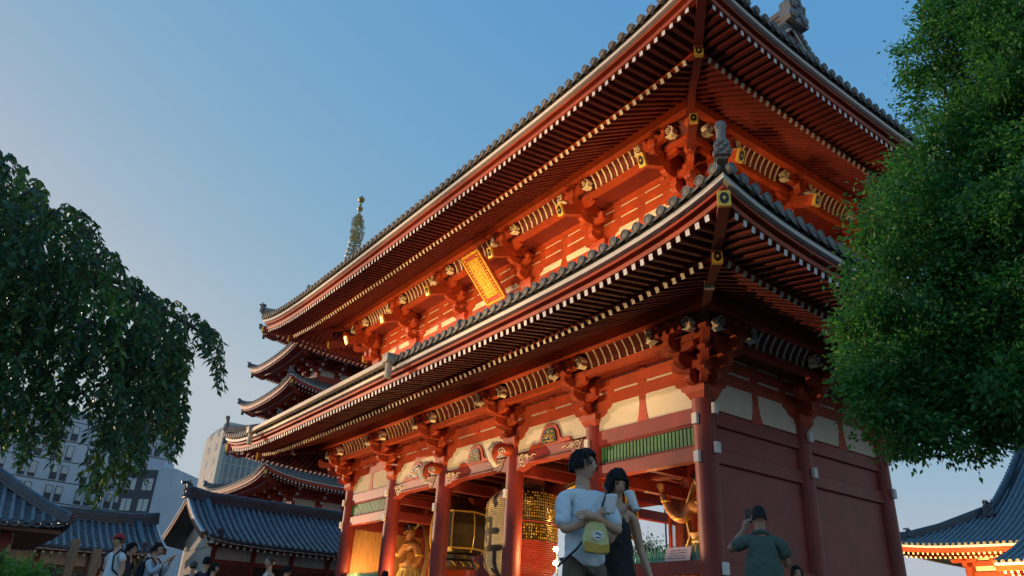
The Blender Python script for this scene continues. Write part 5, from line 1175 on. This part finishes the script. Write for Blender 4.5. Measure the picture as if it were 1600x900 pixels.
def hand_mesh(wrist, mid, nrm, grip=0.5, s=1.0, side=1):
    """palm and five curled fingers: wrist point, palm direction, palm normal"""
    m = MB(); w_ = np.array(wrist, float); d = np.array(mid, float); d /= np.linalg.norm(d); nn = np.array(nrm, float); nn -= d*(nn@d); nn /= np.linalg.norm(nn); sd_ = np.cross(d, nn)*side
    a = w_; b = w_+d*.085*s
    m.tube([a-d*.01, a+d*.03*s, b], [.026*s, .033*s, .030*s], 10); 
    for k, (o_, L) in enumerate(((-.030, .068), (-.010, .078), (.010, .074), (.029, .058))):
        p = b+sd_*o_*s-d*.006*s; q = [p]; an = 0
        for sgm in (.45, .32, .25): an += grip*1.05; v = d*math.cos(an)+nn*math.sin(an); q.append(q[-1]+v*L*sgm*s)
        m.tube(q, [.0092*s, .0088*s, .008*s, .0062*s], 7)
    p = a+d*.028*s-sd_*.028*s; m.tube([p, p-sd_*.018*s+d*.024*s+nn*.012*s, p-sd_*.016*s+d*.05*s+nn*(.018+.02*grip)*s, p-sd_*.004*s+d*.066*s+nn*(.028+.03*grip)*s], [.014*s, .0115*s, .010*s, .007*s], 7)
    return m.v, m.f
def locks(m, Mx, n, zmin, fringe, length, vol=1.08, seed=1, part=0, back=0):
    rd = random.Random(seed)
    for k in range(n):
        th = math.acos(rd.uniform(-.15, 1)); ph = rd.uniform(0, 2*math.pi); x = math.sin(th)*math.sin(ph); y = -math.sin(th)*math.cos(ph); z = math.cos(th)
        front = y < -.35
        pts = []; L = length*rd.uniform(.7, 1.15)
        if front and z < .35: continue
        p = np.array((x*.074, y*.096, z*.118)); u_ = p/np.linalg.norm(p)
        for q in range(6):
            t = q/5; a = math.acos(max(min(u_[2], 1), -1)); az_ = math.atan2(u_[0], -u_[1])
            a2 = min(a+L*t/.1, math.pi*.98)
            lim = fringe if abs(az_) < .75 else zmin
            zc = math.cos(a2); hz__ = lim
            if zc < hz__: a2 = math.acos(hz__)+(.0)
            w_ = np.array((math.sin(a2)*math.sin(az_)*.074, -math.sin(a2)*math.cos(az_)*.096, math.cos(a2)*.118))
            pts.append(w_*vol*(1+.04*math.sin(t*3.1)+rd.uniform(0, .11)))
        pts = [np.array(Mx @ Vector(q_)) for q_ in pts]; w_ = rd.uniform(.5, 1.1); m.tube(pts, [.008*w_, .011*w_, .011*w_, .009*w_, .006*w_, .001], 5)
def haircap(m, Mx, zf, zb, vol=1.07):
    V = []; nu, nv = 28, 12
    for j in range(nv+1):
        for i in range(nu):
            ph = 2*math.pi*i/nu; lim = math.acos(max(min(zb+(zf-zb)*max(0, math.cos(ph))**.7, 1), -1)); th = lim*j/nv
            k = vol+.02*math.sin(5*ph+3*th)*math.sin(th)
            V.append(tuple(Mx @ Vector((math.sin(th)*math.sin(ph)*.076*k, -math.sin(th)*math.cos(ph)*.097*k, math.cos(th)*.119*k))))
    m.add(V, [(j*nu+i, j*nu+(i+1) % nu, (j+1)*nu+(i+1) % nu, (j+1)*nu+i) for j in range(nv) for i in range(nu)])
def person(lab, xy, rz, H=1.72, head=(0, 0), arms=None, sleeve=.5, top='tee_white', bottom='khaki', skin='skin', hair='short', hairm='hair_black', fine=False, baggy=1.0, dress=False, fingers=None, stride=.06, group=None, lean=0, fem=False):
    s = H/1.74; o = thing('person', lab, 'person', (xy[0], xy[1], 0), group, rz=rz)
    hc = (0+lean, -.02, 1.62*s); hy, hp_ = head; hv, hf, Mx = head_mesh(hc, hy, hp_, s*1.0)
    sw = .165 if fem else .185
    A_ = arms or {1: ((.24, .02, 1.14), (.26, -.06, .90)), -1: ((-.24, .02, 1.14), (-.26, -.06, .90))}
    V = [(0, 0, .97, .112, .085), (0, 0, 1.10, .125, .095), (0, 0, 1.27, .145, .10), (lean*.6, 0, 1.37, .10, .072), (lean*.8, -.002, 1.45, .054), (lean, -.01, 1.55, .052)]
    E_ = [(0, 1), (1, 2), (2, 3), (3, 4), (4, 5)]
    for sg in (-1, 1):
        b = len(V); el, wr = A_[sg]; V += [(sg*.09, 0, 1.395, .052), (sg*sw, 0, 1.362, .050), (*el, .040), ((el[0]+wr[0])/2, (el[1]+wr[1])/2, (el[2]+wr[2])/2, .036), (*wr, .025)]; E_ += [(3, b), (b, b+1), (b+1, b+2), (b+2, b+3), (b+3, b+4)]
    for sg in (-1, 1):
        b = len(V); y = stride*sg; V += [(sg*.085, 0, .88, .074), (sg*.10, -y*.5-.01, .48, .06), (sg*.10, y, .09, .04), (sg*.105, y-.14, .035, .032)]; E_ += [(0, b), (b, b+1), (b+1, b+2), (b+2, b+3)]
    V = [(a*s, b*s, c*s, *[q*s for q in r_]) for a, b, c, *r_ in V]
    ex = [(hv, hf)]; nk = MB(); nk.tube([(lean*.6*s, .005, 1.34*s), (lean*.8*s, .0, 1.44*s), (lean*s, -.008, 1.57*s)], [.068*s, .053*s, .052*s], 14); ex.append((nk.v, nk.f))
    for sg in (-1, 1):
        el, wr = A_[sg]; el = np.array(el)*s; wr = np.array(wr)*s; dr = wr-el; f_ = (fingers or {}).get(sg, {})
        ex.append(hand_mesh(wr, f_.get('d', dr), f_.get('n', (-sg*.3, -1, 0)), f_.get('g', .35), s*(.9 if fem else 1), sg))
    skinmesh('body', V, E_, skin, o, 0, 2, .0065 if fine else .012, ex)
    # garments
    q = baggy; Vt = [(0, .0, .82 if not dress else .45, .168*q, .130*q), (0, 0, 1.05, .15*q, .118*q), (0, 0, 1.22, .150*q, .115*q), (lean*.6, 0, 1.35, .115, .085), (lean*.8, -.002, 1.455, .072, .068)]
    Et = [(0, 1), (1, 2), (2, 3), (3, 4)]
    if dress: Vt[0] = (0, 0, .45, .27, .22); Vt[1] = (0, 0, .98, .155, .12); Vt[2] = (0, 0, 1.22, .15, .112); Vt[3] = (lean*.6, 0, 1.33, .12, .09); Vt[4] = (lean*.8, 0, 1.40, .055, .055)
    if sleeve:
        for sg in (-1, 1):
            el, wr = A_[sg]; el = np.array(el); wr = np.array(wr); sh = np.array((sg*sw, 0, 1.40)); b = len(Vt)+1; sh[2] = 1.366; Vt.append((sg*.095, 0, 1.402, .068*q**.5)); Vt.append((*sh, .062*q**.5))
            Et += [(3, b-1), (b-1, b)]
            if sleeve <= 1: e = sh+(el-sh)*sleeve; Vt.append((*e, .058*q)); Et.append((b, b+1))
            else: e = el+(wr-el)*(sleeve-1); Vt += [(*el, .058*q), (*e, .042*q)]; Et += [(b, b+1), (b+1, b+2)]
    Vt = [(a*s, b_*s, c*s, *[k*s for k in r_]) for a, b_, c, *r_ in Vt]
    g = skinmesh('dress' if dress else 'shirt', Vt, Et, top, o, 0, 4 if fine else 2)
    # cloth folds
    me = g.data; n = len(me.vertices); co = np.empty(n*3); me.vertices.foreach_get('co', co); co = co.reshape(-1, 3); no = np.empty(n*3); me.vertex_normals.foreach_get('vector', no); no = no.reshape(-1, 3)
    x_, y_, z_ = co.T; sd_ = len(lab)*.37
    wv = .55*np.sin(z_*34+np.sin(x_*17+sd_)*2.2+y_*9)+.45*np.sin((x_*.8+z_*.5)*62+np.sin(z_*21+sd_)*1.7)+.4*np.sin((z_-.9*np.abs(x_))*75+sd_+np.sin(y_*30)*1.2)
    wv = np.sign(wv)*np.abs(wv)**1.4; amp = (.0045 if not fine else .0052)*(1.5-np.clip((z_-.85)/.6, 0, 1)*.8); co += no*(wv*amp)[:, None]; me.vertices.foreach_set('co', co.ravel()); me.update()
    if not dress:
        Vp = [(0, 0, .97, .135, .108)]; Ep = []
        for sg in (-1, 1):
            b = len(Vp); y = stride*sg; Vp += [(sg*.09, 0, .84, .104), (sg*.102, -y*.5-.005, .5, .085), (sg*.102, y, .14, .065)]; Ep += [(0, b), (b, b+1), (b+1, b+2)]
        skinmesh('trousers', [(a*s, b_*s, c*s, *[k*s for k in r_]) for a, b_, c, *r_ in Vp], Ep, bottom, o, 0, 1)
    for sg in (-1, 1): m = MB(); y = stride*sg; m.tube([(sg*.104*s, (y+.06)*s, .045), (sg*.104*s, (y-.05)*s, .05), (sg*.108*s, (y-.17)*s, .035)], [.045, .05, .038], 8); m.build('shoe', 'grey_cloth', o, True)
    m = MB()
    if hair == 'short': haircap(m, Mx, .62, -.25, 1.08); locks(m, Mx, 260 if fine else 50, -.22, .50, .11, 1.12, seed=len(lab))
    if hair == 'bob': haircap(m, Mx, .55, -.35, 1.07); locks(m, Mx, 280 if fine else 60, -.45, .28, .16, 1.11, seed=len(lab)); b_ = [np.array(Mx @ Vector(v)) for v in ((0, .10, .03), (.0, .14, -.02), (0, .145, -.10), (0, .12, -.2))]; m.tube(b_, [.03, .042, .035, .012], 8)
    if hair == 'bun': haircap(m, Mx, .6, -.3, 1.07); c_ = np.array(Mx @ Vector((0, .1, .07))); m.lathe(c_, [(.001, -.04), (.035, -.02), (.042, 0), (.03, .03), (.001, .04)], 10)
    if hair == 'bald': haircap(m, Mx, .72, -.34, 1.045)
    if hair == 'cap': haircap(m, Mx, .3, -.3, 1.04)
    h_ = m.build('hair', hairm, o, True)
    for sg in (-1, 1):
        m = MB(); c_ = Mx @ Vector((.031*sg, -.084, .004)); m.lathe(c_, [(.001, -.007), (.0085, -.004), (.0105, 0), (.008, .003), (.001, .004)], 10, ax=tuple((Mx.to_3x3() @ Vector((0, -1, 0))).normalized())); m.build('eye', 'hair_black', o, True)
        m = MB(); m.tube([np.array(Mx @ Vector((sg*(.016+.014*k), -.095+.006*k, .027+.003*(k == 1)))) for k in range(3)], [.003, .004, .002], 5); m.build('eyebrow', 'hair_black', o)
    m = MB(); m.tube([np.array(Mx @ Vector(((k-2)*.009, -.093+.003*abs(k-2), -.057))) for k in range(5)], [.003, .006, .007, .006, .003], 6); m.build('lips', 'lip', o)
    return o, Mx, s
def aim(p, turn=0):      # rz so that local -Y looks at the camera, plus turn (positive = to the viewer's right)
    d = np.array((C0[0]-p[0], C0[1]-p[1])); return math.atan2(d[0], -d[1])+R(turn)
def cup(o, c, tilt, lab, s=1.0, ht=.13):
    t = thing('paper_cup', lab, 'cup', (0, 0, 0)); ax = np.array(tilt, float); ax /= np.linalg.norm(ax)
    Mw = Matrix.Translation(o.location) @ Matrix.Rotation(o.rotation_euler[2], 4, 'Z'); t.location = Mw @ Vector(c); t.rotation_euler = (0, 0, o.rotation_euler[2])
    m = MB(); m.lathe((0, 0, 0), [(.030*s, -ht/2), (.032*s, -ht/2+.004), (.043*s, ht/2-.01)], 20, ax=tuple(ax)); m.build('cup_body', 'cup_white', t, True)
    m = MB(); m.lathe((0, 0, 0), [(.045*s, ht/2-.012), (.045*s, ht/2), (.040*s, ht/2+.008), (.038*s, ht/2+.008)], 20, ax=tuple(ax)); m.build('lid', 'cup_white', t, True); return t
# --- standing man in white T-shirt
p = hd(914, 740, 6.1)
mo, Mx, s = person('young man in an oversized white T-shirt with glasses, arms crossed, holding a cup', p[:2], aim(p, 24), 1.75, (R(38), R(-4)),
    {1: ((.225, -.13, 1.13), (-.04, -.27, 1.20)), -1: ((-.225, -.12, 1.10), (-.01, -.21, 1.20))}, .9, 'tee_white', 'khaki', 'skin', 'short', fine=True, baggy=1.12,
    fingers={1: {'d': (-1, .15, .1), 'n': (0, .9, -.3), 'g': .35}, -1: {'d': (.6, -.5, .65), 'n': (.7, -.1, .3), 'g': .75}}, stride=.03, lean=-.02)
m = MB(); m.lathe(Mx @ Vector((0, 0, 0)), [(.001, 0), (.001, .001)], 3)
m = MB()
for sg in (-1, 1):
    m.tube([np.array(Mx @ Vector((sg*.031+.024*math.cos(a), -.093, .004+.019*math.sin(a)))) for a in np.linspace(0, 2*math.pi, 15)], .0018, 5); m.tube([np.array(Mx @ Vector(v)) for v in ((sg*.055, -.093, .008), (sg*.078, -.03, .010), (sg*.082, .02, 0))], .002, 5)
m.tube([np.array(Mx @ Vector(v)) for v in ((-.008, -.098, .006), (.008, -.098, .006))], .0018, 5); m.build('glasses', 'glass_frame', mo)
cup(mo, (.085, -.29, 1.305), (.12, 0, 1), 'white paper cup held by the man in the white T-shirt')
m = MB(); m.tube([(.15, -.02, 1.50), (.135, -.11, 1.43), (.06, -.175, 1.28), (-.02, -.21, 1.15), (-.15, -.2, .98), (-.24, -.05, .86)], .009, 6)
bag = thing('shoulder_bag', 'translucent yellow pouch with dark strap hanging at the front of the man', 'bag', mo.location, rz=mo.rotation_euler[2]); m.build('strap', 'glass_frame', bag)
m = MB(); q = [(-.13, .94), (-.135, 1.02), (-.12, 1.10), (-.10, 1.15), (-.03, 1.20), (.05, 1.20), (.09, 1.13), (.115, 1.05), (.12, .96), (.10, .915), (-.11, .92)]; m.prism(q, (0, -.235, 0), X3, Z3, Y3, .045); m.build('pouch', 'pouch_yellow', bag, bevel=.012)
m = MB(); m.prism([(-.125, .925), (-.125, 1.01), (-.06, 1.0), (.02, .985), (.115, 1.0), (.11, .93), (.0, .915)], (0, -.262, 0), X3, Z3, Y3, .012); m.build('amber_base', 'pouch_amber', bag, bevel=.004)
m = MB(); m.prism([(.055*math.cos(a), 1.06+.04*math.sin(a)) for a in np.linspace(0, 2*math.pi, 20)[:-1]], (0, -.262, 0), X3, Z3, Y3, .008); m.build('print', 'cup_white', bag)
m = MB(); m.tube([(-.03, -.268, 1.07), (-.01, -.27, 1.085), (.02, -.27, 1.065), (.035, -.268, 1.075)], .004, 5); m.tube([(-.025, -.268, 1.045), (.03, -.268, 1.04)], .004, 5); m.build('print_mark', 'ink', bag)
for ch in bag.children:
    if not ch.name.startswith('strap'):
        for v in ch.data.vertices: v.co.x = v.co.x*.82-.01; v.co.z = 1.20+(v.co.z-1.20)*.88
# --- woman in black dress drinking
p = hd(962, 760, 6.5)
wo, Mx, s = person('young woman in a sleeveless black dress drinking from a cup through a straw', p[:2], aim(p, 26), 1.68, (R(-2), R(6)),
    {1: ((.235, .03, 1.12), (.30, -.03, .88)), -1: ((-.13, -.14, 1.12), (-.045, -.20, 1.36))}, 0, 'dress_black', 'dress_black', 'skin', 'bob', fine=True, dress=True, fem=True,
    fingers={-1: {'d': (.35, -.25, .8), 'n': (.8, .1, -.3), 'g': .75}, 1: {'d': (.05, -.1, -1), 'n': (-1, -.2, 0), 'g': .3}}, stride=.03)
cc = cup(wo, (.03, -.245, 1.40), (-.32, .25, 1), 'white paper cup with straw raised to the mouth of the woman', .95, .15)
m = MB(); m.tube([(-.03, .03, .08), (-.045, .055, .125)], .004, 6); m.build('straw', 'ink', cc)
# --- man in green shirt photographing, back to us
p = hd(1188, 830, 8.35)
go, Mx, s = person('balding man in a dark green shirt seen from behind raising a phone to photograph', p[:2], aim(p, 180+6), 1.72, (R(8), R(14)),
    {1: ((.31, -.13, 1.30), (.13, -.27, 1.54)), -1: ((-.25, -.08, 1.16), (-.12, -.30, 1.35))}, .72, 'shirt_green', 'khaki', 'skin_tan', 'bald', fine=True, baggy=1.42,
    fingers={1: {'d': (-.35, -.3, 1), 'n': (-1, 0, 0), 'g': .6}, -1: {'d': (.1, -.3, 1), 'n': (1, 0, 0), 'g': .6}}, stride=.03)
m = MB(); m.box(-.035, -.007, -.075, .035, .007, .075); ph = m.build('phone', 'glass_frame', None, bevel=.004); Mw = Matrix.Translation(go.location) @ Matrix.Rotation(go.rotation_euler[2], 4, 'Z')
ph.location = Mw @ Vector((.075, -.33, 1.66)); ph.rotation_euler = (0, .1, go.rotation_euler[2]); tag(ph, 'black smartphone held up by the man in the green shirt', 'phone')
m = MB(); m.tube([(-.078, -.03, 1.43), (-.066, .035, 1.445), (0, .066, 1.452), (.066, .035, 1.445), (.078, -.03, 1.43)], [.014, .021, .024, .021, .014], 6); m.build('collar', 'shirt_green', go, True)
# --- smaller figures
def small(lab, px, py, Rr, turn, **k):
    p = hd(px, py, Rr); return person(lab, p[:2], aim(p, turn), p[2], **k)
up2 = {1: ((.22, -.12, 1.18), (.10, -.30, 1.46)), -1: ((-.22, -.12, 1.18), (-.08, -.30, 1.42))}
o, Mx, s = small('man in a red baseball cap and white T-shirt at the far left of the crowd', 190, 834, 15.0, -55, top='tee_white', bottom='grey_cloth', hair='cap', baggy=1.1)
m = MB(); haircap(m, Mx, .42, .30, 1.14); br = [np.array(Mx @ Vector(v)) for v in ((-.05, -.09, .045), (.05, -.09, .045), (.055, -.16, .03), (-.055, -.16, .03), (-.05, -.09, .055), (.05, -.09, .055), (.055, -.16, .04), (-.055, -.16, .04))]; m.hexa(br); m.build('cap', 'red_cap', o, True)
def backpack(o, s, mt, lab):
    b = thing('backpack', lab, 'backpack', o.location, rz=o.rotation_euler[2]); m = MB(); m.hexa([(-.14, .11, 1.0*s), (.14, .11, 1.0*s), (.12, .27, 1.02*s), (-.12, .27, 1.02*s), (-.13, .10, 1.42*s), (.13, .10, 1.42*s), (.10, .22, 1.40*s), (-.10, .22, 1.40*s)]); m.build('pack', mt, b, bevel=.03)
    m = MB(); [m.tube([(sg*.1, .1, 1.42*s), (sg*.12, -.02, 1.475*s), (sg*.13, -.13, 1.36*s), (sg*.14, -.11, 1.15*s), (sg*.14, .08, 1.02*s)], .016, 6) for sg in (-1, 1)]; m.build('strap', mt, b)
backpack(o, s, 'navy', 'dark backpack worn by the man in the red cap')
o, Mx, s = small('dark haired man in navy standing behind the man in the red cap', 206, 849, 16.2, 60, top='navy', bottom='navy', hair='short')
o, Mx, s = small('man in a pale long-sleeved shirt with dark backpack raising both hands', 246, 849, 16.3, 62, top='pale_blue', bottom='grey_cloth', sleeve=1.7, arms=up2, baggy=1.1); backpack(o, s, 'navy', 'dark backpack worn by the man in the pale shirt')
o, Mx, s = small('person in a dark shirt and dark cap seen from behind near the hall', 304, 877, 19.0, 170, top='grey_cloth', bottom='navy', hair='cap'); m = MB(); haircap(m, Mx, .3, .0, 1.14); m.build('cap', 'grey_cloth', o, True)
small('black haired person in a dark top, middle of the group by the hall', 325, 870, 18.6, 150, top='navy', bottom='navy', hair='short')
small('person in an olive top at the right of the group by the hall', 336, 880, 18.2, 60, top='olive', bottom='navy', hair='bob')
small('woman in a white sleeveless top with tied hair walking left near the gate', 424, 870, 17.8, -60, top='tee_white', bottom='grey_cloth', hair='bun', fem=True, sleeve=0, arms={1: ((.28, .02, 1.2), (.40, -.12, 1.0)), -1: ((-.24, .02, 1.14), (-.26, -.06, .90))}, hairm='hair_brown')
small('dark haired person half hidden behind the woman in the white top', 449, 884, 19.0, 120, top='grey_cloth', bottom='navy', hair='short')
small('black haired person whose head shows at the foot of the gate columns', 602, 893, 21, 160, top='grey_cloth', bottom='navy', hair='short')
small('black haired person whose head shows beside the side wall, right of the green shirt', 1243, 885, 13.2, 20, top='grey_cloth', bottom='navy', hair='short')
